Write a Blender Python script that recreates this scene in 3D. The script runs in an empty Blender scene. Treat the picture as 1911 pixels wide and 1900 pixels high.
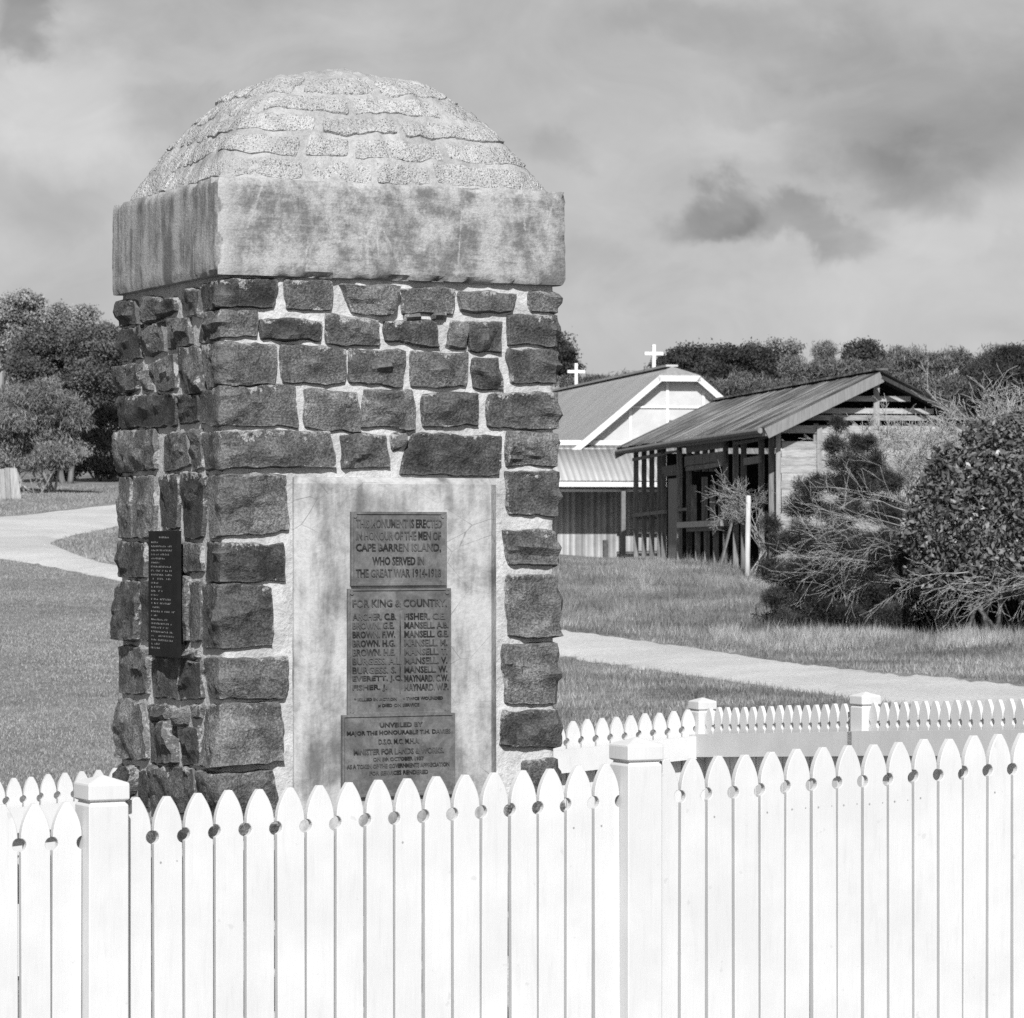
import bpy, math, random
import numpy as np
from mathutils import Vector, Matrix, noise as mnoise

# ------------------------------------------------------------------ camera, sky, sun, exposure
S = bpy.context.scene
COL = S.collection
F = 6500.0            # focal length in photograph pixels (1911 wide)
CX, HY = 955.5, 1000.0  # principal column, horizon row
EYE = 1.6
cam_d = bpy.data.cameras.new('camera')
cam = bpy.data.objects.new('camera', cam_d)
COL.objects.link(cam)
cam.location = (0, 0, EYE)
cam.rotation_euler = (math.radians(90), 0, 0)
cam_d.sensor_width = 36
cam_d.lens = F / 1911 * 36
cam_d.shift_y = (HY - 950) / 1911
cam_d.clip_start = 0.1
cam_d.clip_end = 9000
cam_d.dof.use_dof = True
cam_d.dof.focus_distance = 11.6
cam_d.dof.aperture_fstop = 24
S.camera = cam

SUN_EL = math.radians(38)
SUN_AZ = math.radians(0.0)     # measured from straight behind the camera, negative to the left
sun_to = Vector((math.sin(SUN_AZ) * math.cos(SUN_EL), -math.cos(SUN_AZ) * math.cos(SUN_EL), math.sin(SUN_EL)))

W = bpy.data.worlds.new('World')
S.world = W
W.use_nodes = True
wn, wl = W.node_tree.nodes, W.node_tree.links
for n in list(wn): wn.remove(n)
def wnode(t, **kw):
    n = wn.new(t)
    for k, v in kw.items(): setattr(n, k, v)
    return n
def wmath(op, a, b=None, c=None):
    n = wnode('ShaderNodeMath', operation=op)
    for i, v in enumerate((a, b, c)):
        if v is None: continue
        if isinstance(v, (int, float)): n.inputs[i].default_value = v
        else: wl.new(v, n.inputs[i])
    return n.outputs[0]
def wvec(op, a, b):
    n = wnode('ShaderNodeVectorMath', operation=op)
    for i, v in enumerate((a, b)):
        if isinstance(v, (tuple, list)): n.inputs[i].default_value = v
        else: wl.new(v, n.inputs[i])
    return n.outputs['Value'] if op in ('LENGTH', 'DOT_PRODUCT', 'DISTANCE') else n.outputs[0]
sky = wnode('ShaderNodeTexSky', sky_type='NISHITA')
sky.sun_disc = False
sky.sun_elevation = SUN_EL
sky.sun_rotation = math.atan2(sun_to.x, sun_to.y)
sky.air_density = 1.0; sky.dust_density = 1.5; sky.ozone_density = 1.0
bw = wnode('ShaderNodeRGBToBW'); wl.new(sky.outputs[0], bw.inputs[0])
tc = wnode('ShaderNodeTexCoord')
D = tc.outputs['Generated']
def wnoise(scale, detail, stretch=(1, 1, 1), off=(0, 0, 0), dist=0.0, rough=.55):
    m = wnode('ShaderNodeMapping'); m.inputs['Scale'].default_value = stretch; m.inputs['Location'].default_value = off
    wl.new(D, m.inputs[0])
    n = wnode('ShaderNodeTexNoise'); n.inputs['Scale'].default_value = scale; n.inputs['Detail'].default_value = detail
    n.inputs['Distortion'].default_value = dist; n.inputs['Roughness'].default_value = rough
    wl.new(m.outputs[0], n.inputs[0])
    return n
def dirpx(x, y):
    v = Vector(((x - CX) / F, 1, (HY - y) / F)); v.normalize(); return v
n1 = wnoise(9, 6, (1, 1, 1.7), (.3, .1, .45), .6)
n2 = wnoise(26, 7, (1, 1, 1.5), (1.3, .7, .2), 1.0)
n3 = wnoise(34, 6, (1, 1, 1), (4.3, 1.7, 2.2), .3)
fac = wmath('MULTIPLY_ADD', n1.outputs['Fac'], .66, .64)
fac = wmath('MULTIPLY_ADD', wmath('SUBTRACT', n2.outputs['Fac'], .5), .34, fac)
warp = wvec('MULTIPLY', wvec('SUBTRACT', n3.outputs['Color'], (.5, .5, .5)), (.042, .042, .042))
DW = wvec('ADD', D, warp)
# the separate grey clouds that hang in this part of the sky: centre, half extents, depth
for (x, y, rx, ry, k) in [(1340, 390, 115, 62, .36), (1490, 428, 170, 52, .29), (62, 30, 62, 80, .34), (1800, 190, 420, 190, .22), (1330, 40, 260, 60, .12),
                          (330, 215, 150, 75, .12), (1035, 295, 95, 62, .13), (1660, 310, 160, 80, .16), (1500, 110, 200, 50, .08), (100, 400, 130, 60, .07), (1130, 520, 160, 60, .07),
                          (1440, 280, 230, 55, -.10), (110, 190, 220, 150, -.24), (1780, 420, 200, 60, -.08), (600, 60, 300, 80, -.05)]:
    d0 = dirpx(x, y)
    q = wvec('MULTIPLY', wvec('SUBTRACT', DW, tuple(d0)), (F / rx, 25.0, F / ry))
    r = wvec('LENGTH', q, (0, 0, 0))
    mr = wnode('ShaderNodeMapRange', interpolation_type='SMOOTHERSTEP')
    wl.new(r, mr.inputs[0])
    mr.inputs[1].default_value = .3; mr.inputs[2].default_value = 1.25; mr.inputs[3].default_value = k; mr.inputs[4].default_value = 0
    fac = wmath('SUBTRACT', fac, mr.outputs[0])
val = wmath('MULTIPLY', bw.outputs[0], fac)
bg = wnode('ShaderNodeBackground')
bg.inputs['Strength'].default_value = 0.0745
wl.new(val, bg.inputs['Color'])
wo = wnode('ShaderNodeOutputWorld'); wl.new(bg.outputs[0], wo.inputs[0])

sd = bpy.data.lights.new('sun', 'SUN'); sd.energy = 5.0; sd.angle = math.radians(.55); sd.color = (1, 1, 1)
so = bpy.data.objects.new('sun', sd); COL.objects.link(so)
so.rotation_euler = sun_to.to_track_quat('Z', 'Y').to_euler()
so.location = (0, -20, 30)

S.view_settings.view_transform = 'Standard'
S.view_settings.look = 'None'
S.view_settings.gamma = 1
S.view_settings.use_curve_mapping = False
S.view_settings.exposure = 0.40
S.render.engine = 'CYCLES'
S.cycles.max_bounces = 6
S.cycles.use_denoising = False

# ------------------------------------------------------------------ helpers
RNG = np.random.default_rng(7)
random.seed(7)
def px(x, y, Y):
    return np.array([(x - CX) / F * Y, Y, EYE - (y - HY) / F * Y])

class M:
    """small procedural grey material builder"""
    def __init__(s, name, rough=.85, spec=.3, metal=0.0):
        s.m = bpy.data.materials.new(name); s.m.use_nodes = True
        s.n, s.l = s.m.node_tree.nodes, s.m.node_tree.links
        s.b = s.n['Principled BSDF']
        s.b.inputs['Roughness'].default_value = rough
        s.b.inputs['Specular IOR Level'].default_value = spec
        s.b.inputs['Metallic'].default_value = metal
        s.tc = s.n.new('ShaderNodeTexCoord')
        s.cache = {}
    def link(s, a, b): s.l.new(a, b)
    def coord(s, kind='Object', scale=(1, 1, 1), rot=(0, 0, 0), off=(0, 0, 0)):
        m = s.n.new('ShaderNodeMapping')
        m.inputs['Scale'].default_value = scale; m.inputs['Rotation'].default_value = rot; m.inputs['Location'].default_value = off
        if kind == 'World':
            g = s.n.new('ShaderNodeNewGeometry'); s.link(g.outputs['Position'], m.inputs[0])
        else:
            s.link(s.tc.outputs[kind], m.inputs[0])
        return m.outputs[0]
    def noise(s, scale, detail=5, rough=.6, vec=None, dist=0.0):
        n = s.n.new('ShaderNodeTexNoise'); n.inputs['Scale'].default_value = scale; n.inputs['Detail'].default_value = detail
        n.inputs['Roughness'].default_value = rough; n.inputs['Distortion'].default_value = dist
        s.link(vec if vec is not None else s.coord('World'), n.inputs[0])
        return n.outputs['Fac']
    def voro(s, scale, vec=None, feature='F1', out='Distance'):
        n = s.n.new('ShaderNodeTexVoronoi'); n.feature = feature; n.inputs['Scale'].default_value = scale
        s.link(vec if vec is not None else s.coord('World'), n.inputs[0])
        return n.outputs[out]
    def math(s, op, a, b=None, c=None, clamp=False):
        n = s.n.new('ShaderNodeMath'); n.operation = op; n.use_clamp = clamp
        for i, v in enumerate((a, b, c)):
            if v is None: continue
            if isinstance(v, (int, float)): n.inputs[i].default_value = v
            else: s.link(v, n.inputs[i])
        return n.outputs[0]
    def rng(s, v, a, b, lo, hi, smooth=True):
        n = s.n.new('ShaderNodeMapRange'); n.interpolation_type = 'SMOOTHSTEP' if smooth else 'LINEAR'
        s.link(v, n.inputs[0])
        for i, x in enumerate((a, b, lo, hi)):
            if isinstance(x, (int, float)): n.inputs[i + 1].default_value = x
            else: s.link(x, n.inputs[i + 1])
        return n.outputs[0]
    def mix(s, f, a, b):
        n = s.n.new('ShaderNodeMix'); n.data_type = 'FLOAT'
        for i, v in ((0, f), (2, a), (3, b)):
            if isinstance(v, (int, float)): n.inputs[i].default_value = v
            else: s.link(v, n.inputs[i])
        return n.outputs[0]
    def attr(s, name):
        n = s.n.new('ShaderNodeAttribute'); n.attribute_name = name; return n.outputs['Fac']
    def rand(s):
        n = s.n.new('ShaderNodeObjectInfo'); return n.outputs['Random']
    def color(s, v):
        if isinstance(v, (int, float)): s.b.inputs['Base Color'].default_value = (v, v, v, 1)
        else: s.link(v, s.b.inputs['Base Color'])
        return s
    def rough(s, v): s.link(v, s.b.inputs['Roughness']); return s
    def bump(s, h, dist=.01, strength=1.0):
        n = s.n.new('ShaderNodeBump'); n.inputs['Distance'].default_value = dist; n.inputs['Strength'].default_value = strength
        s.link(h, n.inputs['Height']); s.link(n.outputs[0], s.b.inputs['Normal'])
        return s

def tag(o, label=None, cat=None, group=None, kind=None):
    if label: o['label'] = label
    if cat: o['category'] = cat
    if group: o['group'] = group
    if kind: o['kind'] = kind
    return o
def empty(name, loc, label=None, cat=None, group=None, rz=0):
    o = bpy.data.objects.new(name, None); COL.objects.link(o)
    o.empty_display_size = .2
    o.location = [float(v) for v in loc]; o.rotation_euler = (0, 0, rz)
    return tag(o, label, cat, group)
def add(name, me, mat, parent=None, world=True):
    """link a mesh; with a parent its vertices are given in world space and re-based"""
    o = bpy.data.objects.new(name, me); COL.objects.link(o)
    if mat is not None and len(me.materials) == 0: me.materials.append(mat.m if isinstance(mat, M) else mat)
    if parent is not None:
        o.parent = parent
    return o
def wmat(p):
    m = Matrix.Identity(4)
    chain = []
    while p is not None:
        chain.append(p); p = p.parent
    for q in reversed(chain):
        m = m @ q.matrix_basis
    return m
def mesh_np(name, v, f, smooth=False, parent=None, attrs=None):
    """numpy mesh, v (N,3) world, f (M,k)"""
    v = np.asarray(v, dtype=np.float64); f = np.asarray(f, dtype=np.int32)
    if parent is not None:
        mi = np.array(wmat(parent).inverted())
        v = v @ mi[:3, :3].T + mi[:3, 3]
    me = bpy.data.meshes.new(name)
    k = f.shape[1]
    me.vertices.add(len(v)); me.vertices.foreach_set('co', v.astype(np.float32).ravel())
    me.loops.add(f.size); me.loops.foreach_set('vertex_index', f.ravel())
    me.polygons.add(len(f)); me.polygons.foreach_set('loop_start', np.arange(0, f.size, k, dtype=np.int32))
    me.polygons.foreach_set('loop_total', np.full(len(f), k, dtype=np.int32))
    if smooth: me.polygons.foreach_set('use_smooth', np.ones(len(f), dtype=bool))
    if attrs:
        for an, av in attrs.items():
            a = me.attributes.new(an, 'FLOAT', 'POINT'); a.data.foreach_set('value', np.asarray(av, dtype=np.float32))
    me.update(calc_edges=True)
    return me
def mesh_py(name, v, f, parent=None, smooth=False):
    v = np.asarray(v, dtype=np.float64)
    if parent is not None:
        mi = np.array(wmat(parent).inverted())
        v = v @ mi[:3, :3].T + mi[:3, 3]
    me = bpy.data.meshes.new(name); me.from_pydata([tuple(x) for x in v], [], f); me.update()
    if smooth:
        for p in me.polygons: p.use_smooth = True
    return me
def part(name, v, f, mat, parent, smooth=False):
    f = [tuple(x) for x in f]
    return add(name, mesh_py(name, v, f, parent, smooth), mat, parent)

BOXF = [(0, 3, 2, 1), (4, 5, 6, 7), (0, 1, 5, 4), (1, 2, 6, 5), (2, 3, 7, 6), (3, 0, 4, 7)]
def box(o, ax, ay, az):
    """box from corner o with edge vectors"""
    o, ax, ay, az = (np.asarray(q, float) for q in (o, ax, ay, az))
    v = [o, o + ax, o + ax + ay, o + ay, o + az, o + ax + az, o + ax + ay + az, o + ay + az]
    if np.dot(np.cross(ax, ay), az) < 0: return np.array(v), [tuple(reversed(q)) for q in BOXF]
    return np.array(v), BOXF
def beam(a, b, w, d, side):
    """rectangular bar from a to b; w along 'side', d across it; centred"""
    a, b, side = (np.asarray(q, float) for q in (a, b, side))
    t = (b - a) / np.linalg.norm(b - a)
    s = side - t * np.dot(side, t); s /= np.linalg.norm(s)
    n = np.cross(t, s)
    return box(a - s * w / 2 - n * d / 2, b - a, s * w, n * d)
def join(parts):
    vs, fs, o = [], [], 0
    for v, f in parts:
        vs.append(np.asarray(v)); fs += [tuple(i + o for i in q) for q in f]; o += len(v)
    return np.vstack(vs), fs
def tube(pts, radii, k=6):
    pts = np.asarray(pts, float); n = len(pts)
    v = []; prev = None
    for i in range(n):
        t = pts[min(i + 1, n - 1)] - pts[max(i - 1, 0)]; t /= (np.linalg.norm(t) + 1e-9)
        ref = np.array([0, 0, 1.]) if abs(t[2]) < .9 else np.array([1., 0, 0])
        a = np.cross(t, ref) if prev is None else prev - t * np.dot(prev, t)
        a /= np.linalg.norm(a) + 1e-9; prev = a
        b = np.cross(t, a)
        for j in range(k):
            th = 2 * math.pi * j / k
            v.append(pts[i] + radii[i] * (a * math.cos(th) + b * math.sin(th)))
    f = [(i * k + j, i * k + (j + 1) % k, (i + 1) * k + (j + 1) % k, (i + 1) * k + j) for i in range(n - 1) for j in range(k)]
    f.append(tuple(range(k - 1, -1, -1))); f.append(tuple(range((n - 1) * k, n * k)))
    return np.array(v), f
def tubes_fast(A, B, ra, rb):
    """many three-sided tapered twigs"""
    T = B - A; T = T / (np.linalg.norm(T, axis=1, keepdims=True) + 1e-9)
    ref = np.where(np.abs(T[:, 2:3]) < .9, np.array([[0, 0, 1.]]), np.array([[1., 0, 0]]))
    P = np.cross(T, ref); P /= np.linalg.norm(P, axis=1, keepdims=True) + 1e-9
    Q = np.cross(T, P)
    V = []
    for C, r in ((A, ra), (B, rb)):
        for j in range(3):
            th = 2 * math.pi * j / 3
            V.append(C + r[:, None] * (P * math.cos(th) + Q * math.sin(th)))
    V = np.stack(V, 1).reshape(-1, 3)
    b = np.arange(len(A))[:, None] * 6
    Fc = np.concatenate([b + np.array([[j, (j + 1) % 3, 3 + (j + 1) % 3, 3 + j]]) for j in range(3)], 0)
    return V, Fc
def fbm(p, f, seed=0, o=3):
    s = 0; a = 1; t = 0
    for i in range(o):
        s += a * mnoise.noise(Vector((p[0] * f + seed * 13.7, p[1] * f + seed * 7.3, p[2] * f - seed * 3.1))); t += a
        a *= .5; f *= 2.05
    return s / t
def smooth01(x):
    x = np.clip(x, 0, 1); return x * x * (3 - 2 * x)

# ------------------------------------------------------------------ materials
def m_stone():
    m = M('basalt', .8, .25)
    v = m.coord('World')
    a = m.noise(9, 6, .65, v); b = m.noise(130, 3, .7, v); r = m.rand()
    base = m.math('MULTIPLY', m.rng(a, .3, .7, .032, .105), m.math('MULTIPLY_ADD', r, 1.25, .5))
    base = m.math('MULTIPLY', base, m.rng(b, .35, .7, .62, 1.7))
    g = m.n.new('ShaderNodeNewGeometry')
    base = m.mix(m.rng(g.outputs['Pointiness'], .515, .60, 0, .55), base, .17)
    pale = m.rng(m.noise(55, 4, .7, v), .60, .72, 0, .6)
    base = m.mix(pale, base, .14)
    e = m.attr('edge'); sm = m.noise(75, 5, .7, v); sm2 = m.noise(13, 3, .6, v)
    thr = m.math('MULTIPLY_ADD', m.math('ADD', m.math('SUBTRACT', sm, .5), m.math('MULTIPLY', m.math('SUBTRACT', sm2, .5), 1.1)), .075, .0005)
    smear = m.rng(m.math('SUBTRACT', thr, e), -.003, .004, 0, .9)
    m.color(m.mix(smear, base, m.rng(sm2, .3, .7, .22, .34)))
    m.bump(m.math('ADD', m.math('MULTIPLY', b, .6), m.math('MULTIPLY', m.noise(38, 5, .7, v), 1.0)), .013, 1.0)
    return m
def m_mortar(name='mortar', lo=.31, hi=.48):
    m = M(name, .95, .1)
    v = m.coord('World')
    a = m.noise(7, 6, .65, v); b = m.noise(70, 4, .7, v)
    c = m.math('MULTIPLY', m.rng(a, .3, .7, lo, hi), m.rng(b, .25, .6, .8, 1.05))
    m.color(c); m.bump(m.math('ADD', b, m.noise(22, 4, .6, v)), .010, .7)
    return m
def m_band():
    m = M('old_concrete', .92, .12)
    # object axes: x along the plaque face, y along the side face, z up
    v = m.coord('Object')
    streak = m.noise(1, 5, .6, m.coord('Object', (11, 11, .9)), .9)
    blot = m.noise(8.5, 9, .74, m.coord('Object', (1, 1, .8)), .12); trowel = m.noise(1, 6, .75, m.coord('Object', (9, 9, 50)))
    fine = m.noise(120, 3, .7, v)
    g = m.n.new('ShaderNodeNewGeometry')
    side = m.n.new('ShaderNodeVectorMath'); side.operation = 'DOT_PRODUCT'
    m.link(m.tc.outputs['Normal'], side.inputs[0]); side.inputs[1].default_value = (-1, 0, 0)
    sf = m.rng(side.outputs['Value'], .4, .6, 0, 1)
    wear = m.mix(sf, m.math('ADD', m.math('MULTIPLY', blot, .76), m.math('MULTIPLY', trowel, .24)), m.math('ADD', m.math('MULTIPLY', streak, .46), m.math('MULTIPLY', blot, .54)))
    c = m.rng(wear, .40, .60, .125, .34)
    crack = m.voro(5.5, m.coord('Object', (1, 1, .4)), 'DISTANCE_TO_EDGE')
    vein = m.math('MULTIPLY', m.rng(m.math('ADD', crack, m.math('MULTIPLY', m.math('SUBTRACT', m.noise(20, 6, .7, v), .5), .16)), .0, .016, .5, 0), m.rng(m.noise(4, 3, .6, v), .44, .58, 0, 1))
    c = m.mix(vein, c, .4)
    sep = m.n.new('ShaderNodeSeparateXYZ'); m.link(v, sep.inputs[0])
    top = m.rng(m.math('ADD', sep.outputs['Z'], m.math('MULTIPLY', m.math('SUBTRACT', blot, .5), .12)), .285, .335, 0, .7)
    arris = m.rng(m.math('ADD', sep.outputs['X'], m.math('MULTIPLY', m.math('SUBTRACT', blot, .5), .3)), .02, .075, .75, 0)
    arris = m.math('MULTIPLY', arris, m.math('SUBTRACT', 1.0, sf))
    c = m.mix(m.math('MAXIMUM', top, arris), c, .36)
    c = m.math('MULTIPLY', c, m.rng(fine, .3, .65, .82, 1.06))
    spots = m.rng(m.voro(17, v), .0, .07, .65, 0)
    spots = m.math('MULTIPLY', spots, m.rng(m.noise(3, 2, .5, v), .55, .62, 0, 1))
    c = m.mix(spots, c, .07)
    m.color(c)
    m.bump(m.math('ADD', m.math('MULTIPLY', trowel, .7), m.math('ADD', fine, blot)), .005, .6)
    return m
def m_granite():
    m = M('granite', .9, .2)
    v = m.coord('World')
    sp = m.noise(150, 2, .6, v); sp2 = m.noise(70, 3, .7, v); a = m.noise(8, 5, .6, v); r = m.rand()
    c = m.math('MULTIPLY', m.rng(a, .3, .7, .32, .42), m.math('MULTIPLY_ADD', r, .16, .92))
    c = m.mix(m.math('MULTIPLY', m.rng(sp, .50, .62, 0, .7), m.rng(m.noise(12, 4, .6, v), .35, .65, .35, 1)), c, .12)
    c = m.mix(m.rng(sp2, .56, .68, 0, .4), c, .2)
    e = m.attr('edge'); thr = m.math('MULTIPLY_ADD', m.math('SUBTRACT', m.noise(24, 4, .65, v), .5), .1, .008)
    c = m.mix(m.rng(m.math('SUBTRACT', thr, e), -.006, .008, 0, .9), c, m.rng(a, .3, .7, .32, .42))
    pit = m.rng(m.voro(85, v), .0, .22, 0, 1)
    c = m.math('MULTIPLY', c, m.math('MULTIPLY_ADD', pit, .2, .86))
    m.color(c); m.bump(m.math('ADD', m.math('ADD', sp2, m.math('MULTIPLY', sp, .7)), pit), .014, 1.0)
    return m
def m_panel():
    m = M('smooth_cement', .9, .15)
    v = m.coord('World')
    a = m.noise(3.2, 7, .66, v, .4); b = m.noise(60, 3, .7, v)
    st = m.noise(1, 5, .6, m.coord('World', (14, 14, 2.2)))
    c = m.rng(m.math('ADD', m.math('MULTIPLY', a, .6), m.math('MULTIPLY', st, .4)), .38, .6, .115, .38)
    cr = m.voro(3.6, m.coord('World', (1, 1, 1.6)), 'DISTANCE_TO_EDGE')
    wob = m.math('ADD', cr, m.math('MULTIPLY', m.math('SUBTRACT', m.noise(9, 4, .6, v), .5), .02))
    crack = m.math('MULTIPLY', m.rng(wob, 0, .006, .6, 0), m.rng(m.noise(2.2, 2, .5, v), .44, .52, 0, 1))
    c = m.mix(crack, c, .1)
    sep = m.n.new('ShaderNodeSeparateXYZ'); m.link(m.tc.outputs['Object'], sep.inputs[0])
    c = m.math('MULTIPLY', c, m.rng(b, .3, .65, .88, 1.04))
    m.color(c); m.bump(m.math('ADD', b, m.noise(14, 5, .6, v)), .004, .6)
    return m
def m_bronze():
    m = M('weathered_bronze', .55, .4, .25)
    v = m.coord('World')
    a = m.noise(9, 6, .7, v, .5); b = m.noise(90, 3, .7, v)
    c = m.math('MULTIPLY', m.rng(a, .32, .7, .075, .17), m.rng(b, .3, .7, .85, 1.12))
    m.color(c); m.bump(b, .002, .5)
    return m
def m_letter():
    m = M('bronze_lettering', .5, .4, .25)
    a = m.noise(14, 3, .6, m.coord('World'))
    m.color(m.rng(a, .4, .62, .016, .10))
    return m
def simple(name, lo, hi, scale=8, rough=.85, spec=.2, bump=0, bscale=40, kind='World', stretch=(1, 1, 1), vary=0):
    m = M(name, rough, spec)
    v = m.coord(kind, stretch)
    c = m.rng(m.noise(scale, 6, .65, v), .3, .7, lo, hi)
    if vary: c = m.math('MULTIPLY', c, m.math('MULTIPLY_ADD', m.rand(), vary, 1 - vary / 2))
    m.color(c)
    if bump: m.bump(m.noise(bscale, 4, .65, v), bump, .8)
    return m
def m_white(name='white_paint'):
    m = M(name, .55, .3)
    v = m.coord('World')
    c = m.rng(m.noise(4, 5, .6, v), .3, .7, .475, .53)
    c = m.math('MULTIPLY', c, m.rng(m.noise(60, 3, .6, m.coord('World', (1, 1, .12))), .25, .5, .95, 1))
    d = m.noise(36, 2, .4, v)
    c = m.mix(m.rng(d, .735, .76, 0, .35), c, .35)
    m.color(c); m.bump(m.noise(1, 4, .6, m.coord('World', (160, 160, 14))), .0012, .4)
    return m
def m_leaf(name, lo, hi, rough=.7, spec=.25, scale=1.5):
    m = M(name, rough, spec)
    v = m.coord('World')
    g = m.n.new('ShaderNodeNewGeometry')
    r = g.outputs['Random Per Island']
    a = m.noise(scale, 3, .6, v)
    c = m.math('MULTIPLY', m.rng(a, .3, .7, lo, hi), m.math('MULTIPLY_ADD', r, .8, .6))
    m.color(c)
    return m
def m_ground():
    m = M('mown_grass', .95, .05)
    v = m.coord('World')
    a = m.noise(.22, 6, .65, v); b = m.noise(2.6, 7, .72, v); c2 = m.noise(26, 4, .75, v)
    band = m.noise(1, 4, .6, m.coord('World', (.06, .45, 1)))
    c = m.rng(m.math('ADD', m.math('MULTIPLY', a, .45), m.math('MULTIPLY', band, .55)), .35, .65, .16, .21)
    c = m.math('MULTIPLY', c, m.rng(b, .3, .7, .72, 1.25))
    c = m.math('MULTIPLY', c, m.rng(c2, .28, .72, .6, 1.35))
    m.color(c); m.bump(m.math('ADD', m.math('MULTIPLY', c2, .5), b), .05, .8)
    return m
def m_road():
    m = M('pale_gravel', .95, .05)
    v = m.coord('World')
    a = m.noise(.8, 6, .65, v); b = m.noise(18, 5, .75, v)
    tr = m.noise(1, 4, .6, m.coord('World', (.25, .25, 1), (0, 0, .5)))
    c = m.rng(m.math('ADD', m.math('MULTIPLY', a, .5), m.math('MULTIPLY', tr, .5)), .35, .65, .40, .5)
    c = m.math('MULTIPLY', c, m.rng(b, .3, .7, .85, 1.1))
    vg = m.math('ADD', m.attr('verge'), m.math('MULTIPLY', m.math('SUBTRACT', m.noise(1.6, 6, .72, v), .5), 2.6))
    grass = m.rng(b, .3, .7, .10, .2)
    m.color(m.mix(m.rng(vg, -.25, .4, 1, 0), c, grass)); m.bump(b, .03, .6)
    return m
def m_corr(name, lo, hi, axis, pitch=.076, bump=.012, streak=True, rough=.5, vary=0):
    """corrugated sheet: ribs run across 'axis' (a world direction in plan)"""
    m = M(name, rough, .35, .15)
    ang = math.atan2(axis[1], axis[0])
    v = m.coord('World', (1, 1, 1), (0, 0, -ang))
    sep = m.n.new('ShaderNodeSeparateXYZ'); m.link(v, sep.inputs[0])
    wv = m.math('SINE', m.math('MULTIPLY', sep.outputs['X'], 2 * math.pi / pitch))
    a = m.noise(1.2, 5, .65, m.coord('World'))
    comb = m.n.new('ShaderNodeCombineXYZ')
    m.link(m.math('MULTIPLY', sep.outputs['X'], 5.5), comb.inputs[0]); m.link(m.math('MULTIPLY', sep.outputs['Y'], .35), comb.inputs[1])
    s2 = m.noise(1, 5, .7, comb.outputs[0])
    c = m.rng(m.math('ADD', m.math('MULTIPLY', a, .4), m.math('MULTIPLY', s2, .6)), .38, .62, lo, hi)
    if vary: c = m.math('MULTIPLY', c, m.math('MULTIPLY_ADD', m.rand(), vary, 1 - vary / 2))
    m.color(m.math('MULTIPLY', c, m.rng(wv, -1, 1, .8, 1.08)))
    m.bump(wv, bump, 1.0)
    return m
def m_timber(name, lo, hi, stretch=(14, 14, 1.2), vary=.5):
    m = M(name, .9, .1)
    v = m.coord('World', stretch)
    c = m.rng(m.noise(2.5, 6, .7, v), .3, .7, lo, hi)
    c = m.math('MULTIPLY', c, m.math('MULTIPLY_ADD', m.rand(), vary, 1 - vary / 2))
    m.color(c); m.bump(m.noise(4, 4, .7, v), .006, .7)
    return m

STONE, MORTAR, BAND, GRANITE, PANEL = m_stone(), m_mortar(), m_band(), m_granite(), m_panel()
BRONZE, LETTER = m_bronze(), m_letter()
DOMEM = m_mortar('dome_mortar', .24, .35)
WHITE = m_white()
NAIL = simple('nail_head', .18, .3, 40)
BLACKP = simple('black_nameboard', .006, .011, 20, .6, .15)
PALEINK = simple('pale_engraving', .08, .24, 60)
GROUND, ROADM = m_ground(), m_road()

# ------------------------------------------------------------------ ground
LP = np.array([(-400, 0), (0, 0), (8, -.02), (12, -.2), (16, -.42), (22, -.5), (29, -.42), (40, .12), (60, 1.14), (72, 1.62), (85, 2.12), (100, 2.85), (140, 4.6), (300, 9), (900, 20), (4000, 30)])
RP = np.array([(-400, 0), (0, 0), (8, .05), (12, .03), (17, -.17), (24, -.2), (34, -.04), (45, .16), (57, .44), (70, .72), (85, .72), (100, 1.7), (140, 5.2), (200, 8.4), (300, 10), (900, 20), (4000, 30)])
def prof(P, Y):
    # smoothed piecewise profile
    w = np.maximum(1.2, np.abs(Y) * .06)
    return sum(np.interp(Y + w * k, P[:, 0], P[:, 1]) for k in (-1, -.5, 0, .5, 1)) / 5
def gz(X, Y):
    X = np.asarray(X, float); Y = np.asarray(Y, float)
    k = np.clip(X / np.maximum(Y, 8), -.14, .12)
    t = smooth01((k + .13) / .22)
    z = prof(LP, Y) * (1 - t) + prof(RP, Y) * t
    wob = .05 * np.sin(X * .55 + 1.3) * np.sin(Y * .41 + .4) + .03 * np.sin(X * 1.3 + Y * .7)
    mound = .26 * np.exp(-((X - 3.9) / 2.1) ** 2 - ((Y - 72) / 12) ** 2)
    return z + mound + wob * smooth01((Y - 22) / 20)
def on_ground(x, y, Y0=14, Y1=220):
    Ys = np.linspace(Y0, Y1, 3000)
    P = np.stack([(x - CX) / F * Ys, Ys, EYE - (y - HY) / F * Ys], 1)
    d = P[:, 2] - gz(P[:, 0], P[:, 1])
    i = np.argmax(d < 0)
    if d[i] >= 0: i = len(Ys) - 1
    p = P[i]; return np.array([p[0], p[1], gz(p[0], p[1])])

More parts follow.
